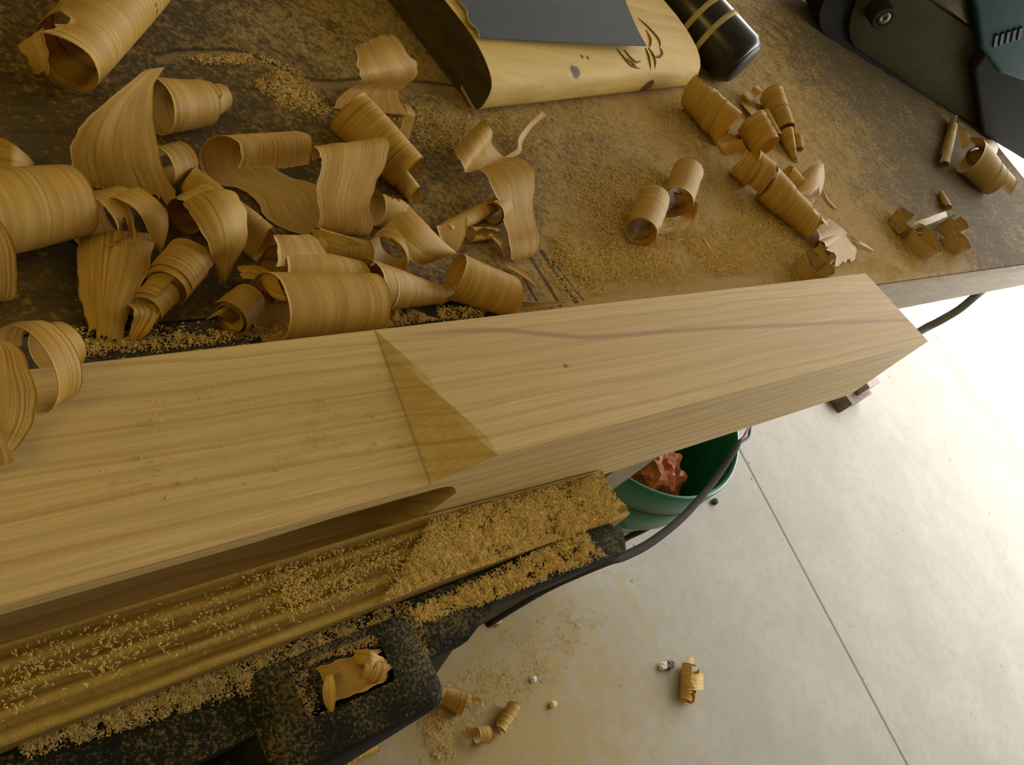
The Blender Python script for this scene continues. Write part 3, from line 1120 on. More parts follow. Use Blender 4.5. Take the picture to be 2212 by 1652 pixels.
sp_out = []
for px, py in ((1846, 99), (2062, 243), (2105, 268), (2135, 275), (2150, 200), (2104, 66), (2010, 2), (1960, -40), (1880, -60), (1856, -20), (1838, 30), (1832, 62), (1836, 84)):
    sp_out.append(on_side(px, py))
bm_obj('side_plate', prism_bm([SP(u, 0.002, max(w, 0.004)) for u, w in sp_out], -sn_ * 0.006, 0.002), M['grey_plate'], sander, smooth=True, sharp=35)
# screw knob on the side plate
ku, kw = on_side(1893, 14)
kc = SP(ku, -0.004, kw)
v, f = lathe([(0, 0.001), (0, 0.024), (0.030, 0.024), (0.034, 0.022), (0.034, 0.016), (0.030, 0.014), (0.030, 0.001)], kc, -sn_, 36)
mesh('tracking_knob', v, f, M['grey_plate2'], sander, True).data.set_sharp_from_angle(angle=math.radians(35))
v, f = lathe([(0.029, 0.0005), (0.033, 0.004), (0.0335, 0.0135), (0.029, 0.014)], kc, -sn_, 36)
tag(mesh('knob_insert', v, f, M['brass'], sander, True), 'dull brass knob centre')
# rear roller housing, rounded, standing proud of the plate
hs = [on_side(px, py, -0.03) for px, py in ((2102, 150), (2112, 300), (2142, 345), (2170, 378), (2205, 388), (2236, 384), (2262, 200), (2240, 20), (2180, 40))]
hs = [(u, max(w, 0.002)) for u, w in hs]
bm_obj('rear_housing', prism_bm([SP(u, -0.03, w) for u, w in hs], sn_ * 0.15, 0.010, 3), M['grey_plate2'], sander, smooth=True, sharp=40)
ts = [on_side(px, py, -0.02) for px, py in ((2098, 20), (2108, 92), (2150, 150), (2235, 180), (2300, 60), (2270, -120), (2060, -120))]
bm_obj('motor_housing', prism_bm([SP(u, -0.036, w) for u, w in ts], sn_ * 0.16, 0.012, 3), M['teal'], sander, smooth=True, sharp=40)
for i in range(5):
    u, w = on_side(2150 + i * 13, 88 - i * 4, -0.036)
    c = SP(u, -0.037, w)
    bm = bmesh.new()
    box_bm(-0.004, 0.004, -0.002, 0.003, -0.016, 0.016, 0.001, 1, bm=bm)
    bmesh.ops.rotate(bm, verts=bm.verts, matrix=Matrix.Rotation(-0.9, 3, 'Y'))
    bmesh.ops.rotate(bm, verts=bm.verts, matrix=Matrix.Rotation(math.atan2(sx_.y, sx_.x), 3, 'Z'))
    bmesh.ops.translate(bm, verts=bm.verts, vec=c)
    bm_obj('vent_rib', bm, M['black'], sander)
tu = [on_side(px, py) for px, py in ((2010, -4), (2052, 24), (2104, 66))]
tc = prism_bm([SP(u, 0.0, w) for u, w in tu] + [SP(tu[2][0] + 0.05, 0.0, tu[2][1] + 0.12), SP(tu[0][0], 0, tu[0][1] + 0.12)], sn_ * 0.08, 0.003)
bm_obj('top_cover', tc, M['brass'], sander, smooth=True, sharp=35)

# ------------------------------------------------------------------ wood shavings
CM = 0.01


def lerp(a, b, t):
    return a + (b - a) * t


def jagged(nc, seed):
    rng = random.Random(seed * 17.0)
    return [min(1, max(0, 0.45 + 0.7 * mnoise.noise(Vector((4.0 * j / nc, seed * 3.3, 0))) + 0.30 * (rng.random() - 0.5))) for j in range(nc)]


def ribbon_grid(rows, seed, jag=(0.0, 0.0), sub=7, nc=15, edge=0.04, sag=0.0, base=BZ):
    """rows of (left px, py, height cm, right px, py, height cm) along the shaving"""
    nc = int(nc * 1.8) if jag[0] + jag[1] > 0.15 else nc
    L = [P(r[0], r[1], base + max(r[2], 0.06) * CM) for r in rows]
    Rr = [P(r[3], r[4], base + max(r[5], 0.06) * CM) for r in rows]
    Ls, Rs = cat_rom(L, sub), cat_rom(Rr, sub)
    n = len(Ls)
    rng = random.Random(seed)
    ja, jb = jagged(nc, seed), jagged(nc, seed + 0.5)

    def at(arr, s):
        s = min(max(s, 0), n - 1.0001)
        i = int(s)
        return arr[i].lerp(arr[i + 1], s - i)
    grid = []
    for i in range(n):
        row = []
        for j in range(nc):
            t = j / (nc - 1)
            q = i / (n - 1)
            s = q * (n - 1) + jag[0] * sub * ja[j] * max(0, 1 - q / 0.3) - jag[1] * sub * jb[j] * max(0, 1 - (1 - q) / 0.3)
            a, b = at(Ls, s), at(Rs, s)
            e = edge * mnoise.noise(Vector((s * 0.22, seed * 3.7, 5.0 * t))) + 0.016 * mnoise.noise(Vector((s * 1.3, seed * 2.1, 9.0 * t)))
            tt = t + e * (1 if t > 0.5 else -1) * abs(2 * t - 1) ** 2
            p = a.lerp(b, tt)
            if sag:
                p = p + Vector((0, 0, sag * CM * 4 * t * (1 - t)))
            p = p + Vector((mnoise.noise(p * 55), mnoise.noise(p * 55 + Vector((9, 0, 0))), 0)) * 0.0009
            row.append(p)
        grid.append(row)
    return grid


def roll_grid(A, B, rA, rB, turns, seed, phase=0.0, w=None, grow=-0.02, jag=(0.0, 0.0), base=BZ, lift=0.0, nc=15, ragged=0.045, squash=1.0, steps=26, hand=1):
    """a curl of shaving wound round the axis A->B (pixels of the axis); radii in cm; w = ribbon width / axis length
    grow = change of radius per turn; lift = cm under the curl"""
    nc = int(nc * 1.8) if jag[0] + jag[1] > 0.05 else nc
    a = P(A[0], A[1], base + (rA * squash + lift) * CM)
    b = P(B[0], B[1], base + (rB * squash + lift) * CM)
    ax = b - a
    Ln = ax.length
    ax.normalize()
    side = Vector((0, 0, 1)).cross(ax).normalized()
    up = ax.cross(side).normalized()
    w = 1.0 if w is None else w
    rng = random.Random(seed)
    ja, jb = jagged(nc, seed), jagged(nc, seed + 0.5)
    n = max(6, int(steps * turns))
    grid = []
    for i in range(n + 1):
        row = []
        for j in range(nc):
            t = j / (nc - 1)
            q0 = i / n
            s = q0 + (jag[0] * ja[j] * max(0, 1 - q0 / 0.2) - jag[1] * jb[j] * max(0, 1 - (1 - q0) / 0.2)) / turns
            c = lerp(w / 2, 1 - w / 2, q0)
            e = ragged * mnoise.noise(Vector((s * turns * 2.2, seed * 1.9, t * 4))) + 0.016 * mnoise.noise(Vector((s * turns * 9.0, seed * 2.3, t * 9)))
            q = c + (t - 0.5) * w + e * (2 * t - 1) * abs(2 * t - 1)
            th = phase + hand * 2 * PI * turns * s
            r = lerp(rA, rB, q) * (1 + grow * (s * turns)) * (1 + 0.075 * mnoise.noise(Vector((s * turns * 1.3, seed, t * 1.2))))
            p = a + ax * (q * Ln) + side * (math.cos(th) * r * CM) + up * (math.sin(th) * r * CM * squash)
            p.z = max(p.z, base + 0.0006)
            row.append(p)
        grid.append(row)
    return grid


def stand_grid(C, r, h, a0, a1, seed, squash=1.0, lean=0.0, base=BZ, nc=9, jag=0.0, grow=0.0, n=40):
    """a curl standing on its edge: C pixel of the centre on the bench, r and h in cm, angles in turns"""
    c = P(C[0], C[1], base)
    grid = []
    for i in range(n + 1):
        q = i / n
        th = 2 * PI * lerp(a0, a1, q)
        row = []
        for j in range(nc):
            t = j / (nc - 1)
            rr = r * (1 + grow * q) * (1 + 0.16 * mnoise.noise(Vector((math.cos(th) * 0.9, math.sin(th) * 0.9, seed + t * 0.5 + q)))) * (1 + lean * (t - 0.5))
            z = t * h * (1 + 0.22 * mnoise.noise(Vector((q * 3.0, seed, 2)))) + jag * mnoise.noise(Vector((q * 20, seed, 7))) * t
            row.append(c + Vector((math.cos(th) * rr * CM, math.sin(th) * rr * CM * squash, 0.0006 + max(0, z) * CM)))
        grid.append(row)
    return grid


def shaving(label, *grids, thick=0.00045, name='wood_shaving', group='wood shavings on the bench', holes=0, mat=None):
    vs, fs, uv = [], [], []
    for gi, g in enumerate(grids):
        v, f = sheet(name, g, None, thick, None)
        o = len(vs)
        vs += v
        fs += [tuple(o + i for i in q) for q in f]
        nr, nc = len(g), len(g[0])
        acc, ln = 0.0, []
        for i in range(nr):
            if i:
                acc += (g[i][nc // 2] - g[i - 1][nc // 2]).length
            ln.append(acc)
        wd = sum((g[nr // 2][j + 1] - g[nr // 2][j]).length for j in range(nc - 1))
        one = [(ln[i] * 100, j / (nc - 1) * wd * 100 + gi * 3.3) for i in range(nr) for j in range(nc)]
        uv += one + one
    o = mesh(name, vs, fs, mat or M['shaving'], None, True, uv)
    # the thing's origin at the middle of its base
    mn = Vector([min(p[k] for p in vs) for k in range(3)])
    mx = Vector([max(p[k] for p in vs) for k in range(3)])
    c = Vector(((mn.x + mx.x) / 2, (mn.y + mx.y) / 2, mn.z))
    o.data.transform(Matrix.Translation(-c))
    o.location = c
    return tag(o, label, 'wood shaving', group)


def RB(rows, seed, **k):
    return ribbon_grid(rows, seed, **k)


def RO(A, B, rA, rB, turns, seed, **k):
    return roll_grid(A, B, rA, rB, turns, seed, **k)


# --- left pile
shaving('thick pale rolled shaving lying alone nearest the upper left corner',
        RO((112, 148), (330, -70), 2.5, 2.7, 2.2, 1, phase=0.6, w=0.62, grow=-0.05, jag=(0.2, 0.1)),
        RB([(40, 96, 2.6, 92, 60, 3.4), (54, 118, 2.5, 99, 96, 3.3), (64, 140, 2.0, 104, 130, 2.8), (74, 158, 1.4, 108, 166, 1.8)], 2, jag=(0.3, 0.5), edge=0.15))
shaving('tall arched ribbed shaving standing with a ragged foot left of the pile',
        RB([(158, 408, 0.3, 388, 462, 0.2), (154, 372, 1.6, 374, 410, 1.2), (154, 330, 3.0, 350, 355, 2.8), (166, 285, 4.4, 334, 290, 4.4),
            (205, 238, 5.8, 330, 225, 5.8), (262, 192, 6.8, 332, 183, 6.8), (305, 158, 7.3, 350, 152, 7.3), (330, 146, 7.4, 358, 143, 7.4)], 3, jag=(1.1, 0.5), nc=27))
shaving('dark orange rolled shaving behind the tall arched one',
        RO((332, 232), (452, 222), 2.1, 1.7, 1.6, 4, phase=-1.2, w=0.9, grow=-0.10, jag=(0.1, 0.2)),
        RO((440, 226), (482, 208), 1.25, 1.0, 1.5, 5, phase=1.0, w=0.9, grow=-0.15, lift=0.3))
shaving('short smooth curl leaning behind the tall arched shaving',
        RO((345, 362), (400, 345), 1.4, 1.3, 0.9, 6, phase=-0.4, w=1.0))
shaving('flat folded shaving cut by the picture edge above the big left roll',
        RB([(-30, 292, 1.8, -40, 395, 1.0), (10, 300, 3.0, 12, 392, 2.2), (45, 322, 2.8, 40, 382, 2.0), (76, 352, 1.2, 74, 360, 0.6)], 7))
shaving('big rolled shaving with a ragged slanting end at the left edge',
        RO((-70, 470), (168, 432), 2.5, 2.2, 1.3, 8, phase=-1.5, w=0.95, jag=(0.15, 0.5), ragged=0.06),
        RB([(120, 392, 3.9, 60, 470, 3.0), (160, 408, 3.3, 110, 480, 2.2), (200, 432, 2.4, 160, 470, 1.6), (232, 455, 1.2, 205, 478, 0.8)], 9, jag=(0, 1.2)))
shaving('narrow looped shaving hanging in from the left edge below the big roll',
        RB([(0, 478, 4.2, -60, 470, 4), (24, 512, 4.0, -40, 515, 4), (37, 560, 3.0, -30, 570, 3), (36, 612, 1.6, -30, 625, 1.6), (24, 648, 0.6, -40, 655, 0.5), (-6, 640, 0.3, -70, 640, 0.3)], 10))
shaving('small curl with a dark hollow in front of the ragged left roll',
        RO((185, 488), (278, 452), 1.9, 1.6, 1.15, 11, phase=2.6, w=0.8, jag=(0.1, 0.4)),
        RB([(236, 440, 3.0, 250, 452, 2.8), (262, 446, 3.2, 270, 462, 3.0), (282, 470, 3.0, 284, 486, 2.6), (295, 510, 2.2, 290, 516, 2.0), (302, 556, 1.4, 297, 552, 1.2)], 12))
shaving('drooping leaf shaped flap curling over the small hollow curl',
        RB([(228, 424, 3.2, 300, 404, 3.6), (258, 432, 3.8, 345, 434, 3.6), (296, 456, 3.6, 363, 466, 2.8), (318, 496, 2.4, 362, 505, 1.9), (335, 545, 0.6, 345, 547, 0.6)], 13, jag=(0, 0.4)))
shaving('broad flat shaving lying down in front of the hollow curl',
        RB([(170, 512, 0.9, 332, 506, 1.4), (166, 560, 1.3, 326, 560, 1.5), (168, 620, 1.2, 304, 620, 1.6), (178, 668, 0.8, 280, 672, 1.2), (190, 705, 0.5, 268, 712, 0.6), (182, 742, 0.2, 258, 752, 0.2)], 14, jag=(0.1, 0.9), sag=0.5, nc=21))
shaving('stepped narrow tube lying aslant under the large leaf shaped curl',
        RO((412, 556), (352, 628), 1.55, 1.45, 1.6, 15, phase=0.4, w=0.75, grow=-0.04),
        RO((362, 616), (305, 678), 1.15, 1.05, 1.8, 16, phase=1.4, w=0.7, grow=-0.05))
shaving('crumpled pale scrap at the lower end of the stepped tube',
        RB([(276, 655, 1.3, 330, 655, 1.6), (288, 675, 1.9, 345, 672, 1.5), (282, 705, 1.1, 322, 712, 1.3), (270, 740, 0.3, 300, 735, 0.5)], 17, jag=(0.3, 0.6), edge=0.15),
        RO((282, 655), (312, 668), 0.7, 0.6, 0.9, 18, phase=0.2))
shaving('large bright leaf shaped curl bulging above the stepped tube',
        RB([(395, 440, 2.6, 470, 412, 3.2), (402, 450, 3.8, 502, 414, 4.0), (418, 470, 4.5, 526, 446, 4.2), (436, 500, 4.4, 534, 488, 3.8), (454, 540, 3.4, 530, 528, 2.8), (466, 574, 2.0, 505, 572, 1.8), (474, 618, 0.4, 482, 620, 0.4)], 19, jag=(0.1, 0.2), sag=0.6, nc=19))
shaving('slim tube half hidden behind the large leaf shaped curl',
        RO((392, 470), (458, 424), 1.3, 1.1, 1.3, 20, phase=0.9, w=0.9))
shaving('long thin tube passing under the wide S shaped shaving',
        RO((402, 384), (590, 542), 1.0, 1.35, 4.0, 21, phase=0.2, w=0.36, grow=0.0))
shaving('wide S shaped double looped shaving in the middle of the pile',
        RB([(514, 366, 2.0, 668, 362, 2.0), (520, 330, 3.2, 672, 322, 3.2), (508, 302, 3.9, 668, 292, 4.0), (478, 292, 3.9, 640, 284, 4.2), (448, 302, 3.0, 610, 290, 3.4), (430, 330, 1.9, 590, 318, 2.2),
            (440, 372, 0.7, 596, 362, 0.9), (470, 398, 0.3, 632, 385, 0.4), (520, 408, 0.2, 680, 398, 0.2), (552, 428, 0.2, 705, 420, 0.2), (575, 472, 0.15, 725, 462, 0.15), (610, 494, 0.1, 758, 488, 0.1),
            (655, 505, 0.3, 792, 508, 0.3), (688, 488, 1.2, 805, 482, 1.2), (688, 450, 2.2, 797, 448, 2.2), (683, 415, 3.0, 808, 410, 3.0), (690, 370, 4.0, 830, 360, 4.0), (692, 335, 4.7, 838, 318, 4.8),
            (682, 316, 4.7, 832, 300, 4.8), (672, 322, 4.0, 812, 302, 4.2), (672, 345, 3.0, 805, 325, 3.2)], 22, jag=(0.35, 0.3), nc=25, sub=6))
shaving('tight spiral curl standing on edge left of the large ribbed roll',
        RO((496, 690), (540, 648), 1.35, 1.2, 2.1, 23, phase=0.3, grow=-0.22, w=1.0),
        RB([(445, 690, 0.9, 470, 668, 0.9), (470, 682, 1.6, 494, 660, 1.6), (490, 690, 1.0, 515, 668, 1.0), (508, 702, 0.2, 530, 682, 0.2), (545, 672, 0.5, 560, 655, 0.8), (565, 640, 1.5, 575, 625, 1.8)], 24))
shaving('large ribbed rolled shaving lying against the timber in front of the pile',
        RO((580, 668), (808, 656), 2.35, 2.15, 1.3, 25, phase=-1.4, jag=(0.1, 0.1), ragged=0.05, nc=25),
        RB([(510, 575, 1.8, 520, 600, 1.5), (545, 572, 2.6, 560, 605, 2.2), (572, 580, 3.4, 590, 640, 3.0), (600, 600, 4.0, 620, 650, 4.0)], 26, jag=(0.4, 0)))
shaving('rolled shaving tucked behind the large ribbed roll',
        RO((588, 590), (772, 612), 2.0, 1.6, 1.2, 27, phase=-1.2, jag=(0.15, 0.1)),
        RB([(588, 508, 4.4, 668, 504, 4.4), (594, 520, 4.5, 690, 520, 4.2), (600, 545, 4.2, 705, 545, 3.6), (598, 575, 3.8, 720, 572, 3.0)], 28, jag=(0.15, 0)))
shaving('short crumpled cone shaving under the right loop of the S shaped one',
        RO((672, 520), (800, 548), 1.1, 0.9, 1.6, 29, phase=0.8, jag=(0.2, 0.3), ragged=0.08, w=0.9),
        RB([(670, 492, 2.4, 690, 540, 1.2), (720, 505, 2.5, 712, 550, 1.3), (765, 520, 2.2, 745, 560, 1.0), (800, 540, 1.5, 790, 568, 0.6)], 30, jag=(0, 0.6)))
shaving('tapering smooth tube lying behind the right end of the ribbed roll',
        RO((786, 618), (985, 640), 2.0, 0.45, 2.6, 31, phase=0.5, w=0.62, jag=(0, 0.4), ragged=0.04))
shaving('ribbed roll with a torn dark mouth on the steel jaw beside the timber',
        RO((982, 598), (1100, 640), 1.9, 1.7, 1.1, 32, phase=-1.4, jag=(0.1, 0.1), ragged=0.12, nc=23))
shaving('flat slanting band shaving bridging the pile beside the wavy ribbon',
        RB([(822, 492, 2.4, 880, 440, 2.8), (850, 525, 3.0, 918, 480, 3.3), (880, 555, 2.7, 952, 515, 3.0), (905, 572, 1.7, 985, 545, 2.0), (930, 568, 0.6, 1000, 552, 0.9)], 33, jag=(0.25, 0.1), sag=0.5))
shaving('open ring shaped curl below the slanting band',
        RO((834, 555), (862, 520), 1.75, 1.6, 1.1, 34, phase=0.4, w=1.0))
shaving('short curl with a hollow facing up above the slanting band',
        RO((812, 452), (866, 462), 1.3, 1.1, 1.1, 35, phase=0.6, jag=(0.2, 0.1)))
shaving('thin rolled tube pointing up towards the wavy ribbon',
        RO((955, 502), (1080, 436), 0.75, 0.65, 2.2, 36, phase=0.0, w=0.6),
        RO((1064, 462), (1090, 446), 1.15, 1.0, 1.7, 37, phase=1.0, grow=-0.15),
        RB([(945, 488, 1.4, 1008, 468, 1.7), (950, 515, 1.0, 1008, 505, 1.2), (965, 540, 0.4, 992, 542, 0.5)], 38))
shaving('little split curl between the thin tube and the foot of the wavy ribbon',
        RO((1016, 506), (1072, 504), 0.65, 0.5, 1.0, 39, phase=2.0, jag=(0.2, 0.2)),
        RB([(1062, 512, 0.8, 1078, 515, 0.6), (1078, 530, 1.0, 1092, 528, 0.7), (1090, 556, 0.3, 1102, 548, 0.3)], 40, edge=0.2))
shaving('wavy double arched ribbon shaving right of the pile',
        RB([(990, 345, 0.3, 1030, 280, 0.4), (980, 325, 1.4, 1038, 262, 2.0), (990, 340, 2.4, 1054, 264, 3.0), (1002, 366, 2.3, 1064, 285, 2.8), (1008, 372, 1.3, 1068, 315, 1.6), (1030, 368, 0.8, 1092, 338, 0.9),
            (1046, 376, 1.4, 1128, 344, 1.6), (1060, 396, 2.2, 1154, 366, 2.3), (1076, 430, 2.2, 1157, 398, 2.2), (1086, 465, 1.5, 1152, 440, 1.5), (1095, 500, 1.2, 1158, 480, 1.2),
            (1102, 532, 1.3, 1167, 514, 1.4), (1106, 556, 0.7, 1160, 545, 0.8), (1110, 567, 0.1, 1136, 560, 0.1)], 41, jag=(0.3, 0.1), nc=19))
shaving('wispy bent strip leaning out towards the sanding block',
        RB([(1092, 338, 0.2, 1100, 346, 0.1), (1116, 322, 0.5, 1124, 330, 0.2), (1120, 296, 0.9, 1130, 306, 0.6), (1146, 264, 1.2, 1154, 272, 1.0), (1172, 240, 1.7, 1182, 247, 1.5)], 42, edge=0.1))
shaving('pleated pale shaving standing topmost above the pile',
        RB([(768, 92, 4.2, 838, 66, 4.8), (772, 118, 4.6, 866, 92, 5.2), (776, 150, 4.4, 892, 128, 4.6), (780, 172, 3.6, 906, 150, 3.8), (790, 178, 2.4, 895, 172, 2.6), (766, 186, 1.4, 868, 190, 1.4), (740, 205, 0.8, 862, 205, 0.8), (715, 232, 0.5, 880, 250, 0.4)], 43, jag=(0.7, 0.0), nc=25, edge=0.08))
shaving('wide smooth tube sloping down from the pleated shaving with a dark open end',
        RO((748, 238), (882, 372), 2.1, 1.8, 1.05, 44, phase=0.9, w=1.0, jag=(0, 0.1)))
shaving('narrow layered tube in front of the dark open end of the wide tube',
        RO((838, 352), (902, 428), 0.95, 0.75, 2.0, 45, phase=0.2, w=0.7, grow=-0.03, jag=(0.1, 0.0)))
shaving('tattered thin strip beside the neck of the pleated shaving',
        RB([(868, 222, 1.2, 886, 230, 1.2), (880, 240, 1.7, 896, 248, 1.5), (868, 266, 0.9, 892, 270, 0.9), (860, 300, 0.4, 884, 306, 0.4)], 46, edge=0.25, jag=(0.4, 0.4)))

# --- right of the block
shaving('double roll shaving joined by a curved strip alone on the open bench',
        RO((1412, 430), (1384, 502), 1.75, 1.75, 1.9, 47, phase=0.3, grow=-0.06, jag=(0.1, 0.2)),
        RO((1486, 372), (1462, 436), 1.8, 1.8, 1.9, 48, phase=0.3, grow=-0.06, jag=(0.1, 0.3)),
        RB([(1420, 470, 0.6, 1400, 505, 0.3), (1436, 470, 0.25, 1440, 504, 0.2), (1462, 468, 0.2, 1478, 498, 0.2), (1482, 452, 0.4, 1500, 470, 0.6), (1498, 430, 1.6, 1508, 440, 2.0)], 49))
shaving('long slender spiral tube of shaving lying across the bench',
        RO((1648, 388), (1772, 505), 2.35, 1.7, 4.2, 50, phase=0.6, w=0.34, ragged=0.02),
        RO((1592, 334), (1660, 392), 2.3, 2.35, 1.25, 51, phase=2.2, w=0.5),
        RB([(1540, 302, 1.0, 1556, 330, 0.6), (1552, 312, 1.6, 1566, 336, 1.2), (1580, 304, 2.2, 1590, 330, 2.0), (1602, 300, 3.4, 1612, 322, 3.6)], 52, jag=(0.4, 0)))
shaving('torn brown tube emerging from beneath the end of the sanding block',
        RO((1486, 192), (1592, 292), 2.1, 2.7, 1.8, 53, phase=1.2, w=0.55, jag=(0.15, 0.1), ragged=0.10, nc=21))
shaving('cracked tube lying between the torn brown tube and the long spiral tube',
        RO((1622, 262), (1662, 326), 2.2, 2.0, 1.5, 54, phase=1.0, w=0.75, jag=(0.15, 0.1), ragged=0.1))
shaving('loose curly strip near the end of the black handle',
        RB([(1640, 262, 0.3, 1650, 254, 0.5), (1622, 246, 0.8, 1636, 238, 1.0), (1606, 228, 0.5, 1618, 226, 0.5), (1598, 212, 0.5, 1612, 220, 0.4), (1606, 202, 1.4, 1622, 220, 1.0), (1622, 194, 1.6, 1634, 210, 1.4), (1630, 186, 2.2, 1648, 200, 2.0), (1640, 186, 1.8, 1650, 204, 1.4)], 55, jag=(0.3, 0.1)))
shaving('tapering pointed tube of shaving below the black handle',
        RO((1664, 200), (1702, 292), 1.9, 1.45, 3.0, 56, phase=0.4, w=0.45, ragged=0.05),
        RO((1694, 282), (1720, 352), 1.3, 0.25, 2.0, 57, phase=0.4, w=0.6))
shaving('thin flat sided tube squeezed beside the pointed tube',
        RO((1648, 244), (1678, 300), 0.95, 0.9, 1.4, 58, phase=0.8, w=0.8))
shaving('tiny dark curl beside the tip of the pointed tube',
        RO((1722, 296), (1728, 322), 0.7, 0.5, 1.2, 59, phase=0.1))
shaving('fan shaped shaving with a saw toothed edge above the long spiral tube',
        RB([(1722, 382, 1.6, 1770, 345, 2.6), (1726, 398, 1.8, 1780, 358, 2.8), (1724, 420, 1.2, 1780, 395, 2.0), (1716, 432, 0.4, 1768, 432, 0.8)], 60, jag=(0, 0.9), nc=23, sag=0.8),
        RB([(1705, 425, 0.2, 1722, 420, 0.6), (1728, 438, 0.2, 1745, 424, 0.6), (1762, 444, 0.3, 1768, 424, 0.8)], 160, jag=(0, 0.3)))
shaving('small ribbed curl between the spiral tube and the fan shaped shaving',
        RO((1696, 375), (1722, 398), 1.4, 1.3, 1.0, 61, phase=1.2, jag=(0.1, 0.2)))
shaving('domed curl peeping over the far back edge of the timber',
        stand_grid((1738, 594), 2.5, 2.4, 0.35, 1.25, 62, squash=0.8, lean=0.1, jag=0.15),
        stand_grid((1752, 575), 1.4, 2.8, 0.1, 1.0, 63, lean=-0.2), mat=M['shaving_dusty_shaded'])
shaving('crumpled translucent scrap at the lower end of the long spiral tube',
        RB([(1760, 480, 1.2, 1790, 470, 1.6), (1770, 510, 1.8, 1820, 490, 1.8), (1768, 530, 1.4, 1830, 512, 1.5), (1800, 550, 0.8, 1850, 540, 0.6), (1806, 580, 0.2, 1846, 570, 0.2)], 64, jag=(0.3, 0.8), edge=0.15),
        RO((1770, 532), (1822, 502), 0.75, 0.6, 1.0, 65, phase=0.3, lift=0.4))
shaving('pale pointed sliver beside the crumpled translucent scrap',
        RB([(1836, 510, 0.2, 1842, 524, 0.2), (1858, 520, 0.6, 1862, 530, 0.5), (1888, 540, 0.2, 1889, 543, 0.2)], 66))
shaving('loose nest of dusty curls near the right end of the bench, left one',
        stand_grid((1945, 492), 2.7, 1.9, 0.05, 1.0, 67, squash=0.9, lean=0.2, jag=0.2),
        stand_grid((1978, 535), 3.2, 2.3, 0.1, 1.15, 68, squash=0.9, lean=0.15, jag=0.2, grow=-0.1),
        RB([(1930, 488, 0.5, 1940, 505, 0.4), (1985, 476, 2.2, 1992, 490, 1.9), (2025, 462, 2.6, 2032, 474, 2.2), (2044, 456, 2.0, 2048, 468, 1.8)], 69), mat=M['shaving_dusty_shaded'])
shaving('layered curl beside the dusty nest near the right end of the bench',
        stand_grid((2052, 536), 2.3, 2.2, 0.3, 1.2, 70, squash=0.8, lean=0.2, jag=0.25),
        stand_grid((2045, 500), 2.2, 2.6, 0.2, 1.1, 71, squash=0.8, lean=-0.1, jag=0.25), mat=M['shaving_dusty_shaded'])
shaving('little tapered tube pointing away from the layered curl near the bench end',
        RO((2048, 452), (2030, 412), 0.8, 0.4, 1.5, 72, phase=0.2, w=0.7), mat=M['shaving_dusty_shaded'])
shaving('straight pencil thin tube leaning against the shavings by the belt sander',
        RO((2036, 362), (2062, 256), 1.1, 0.9, 3.2, 73, phase=0.3, w=0.42, ragged=0.01), mat=M['shaving_dusty_shaded'])
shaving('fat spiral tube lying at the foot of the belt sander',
        RO((2088, 330), (2168, 408), 3.6, 2.9, 2.4, 74, phase=0.4, w=0.5), mat=M['shaving_dusty_shaded'])
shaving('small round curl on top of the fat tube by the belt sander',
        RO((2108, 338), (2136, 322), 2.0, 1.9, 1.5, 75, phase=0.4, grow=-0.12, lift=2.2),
        RB([(2068, 275, 1.0, 2076, 320, 0.6), (2086, 278, 2.0, 2090, 320, 1.4), (2096, 290, 2.2, 2094, 312, 1.8)], 76), mat=M['shaving_dusty_shaded'])

# --- lying on the left end of the timber
shaving('large bent shaving lying on the timber at the left edge',
        RB([(-60, 690, 6.4, 0, 728, 6.8), (-60, 745, 7.4, 48, 760, 7.6), (-60, 800, 7.6, 66, 806, 7.2), (-60, 850, 7.0, 79, 858, 6.2), (-60, 900, 6.2, 74, 905, 5.2), (-60, 945, 5.2, 50, 945, 4.6), (-50, 975, 4.8, 30, 972, 4.5)], 77, nc=19, base=BZ),
        RB([(-60, 905, 5.3, -5, 915, 5.5), (-60, 955, 5.4, 12, 958, 5.3), (-60, 1000, 4.9, 26, 992, 4.8), (-50, 1030, 4.5, 22, 1000, 4.5)], 78))
shaving('rounded curl between the large bent shaving and the back of the timber',
        RO((52, 800), (112, 778), 2.3, 2.1, 0.68, 79, phase=-0.5, lift=3.0),
        RO((112, 760), (140, 745), 1.5, 1.3, 1.0, 80, phase=0.0, lift=1.8))

# --- splinters and chips on the bench
for i, (lab, pts) in enumerate((
        ('short straight splinter lying right of the wavy ribbon', [(1188, 508), (1212, 524), (1238, 540)]),
        ('dark curved splinter below the double roll shaving', [(1516, 502), (1528, 524), (1548, 550)]),
        ('thin dark splinter right of the fan shaped shaving', [(1778, 408), (1790, 430), (1808, 450)]),
        ('pale flaky splinter pointing away from the foot of the wavy ribbon', [(1098, 574), (1130, 592), (1160, 616)]),
        ('hooked dusty splinter left of the crumpled translucent scrap', [(1810, 470), (1812, 485), (1826, 500)]))):
    w = 6 if i != 3 else 11
    shaving(lab, RB([(x - w * 0.35 * (1 if 0 < k < 2 else 0.5), y + w * 0.4, 0.25, x + w * 0.35, y - w * 0.4 * (1 if 0 < k < 2 else 0.5), 0.35) for k, (x, y) in enumerate(pts)], 90 + i, nc=5), thick=0.0012,
            name='wood_splinter', group='splinters on the bench')
shaving('flat brown chip tucked against the back of the timber',
        RB([(1098, 662, 0.3, 1100, 648, 0.8), (1140, 664, 0.5, 1142, 652, 1.0), (1182, 660, 0.4, 1184, 652, 0.7), (1222, 655, 0.2, 1224, 650, 0.4)], 97, nc=5), thick=0.0012, name='wood_splinter', group='splinters on the bench')

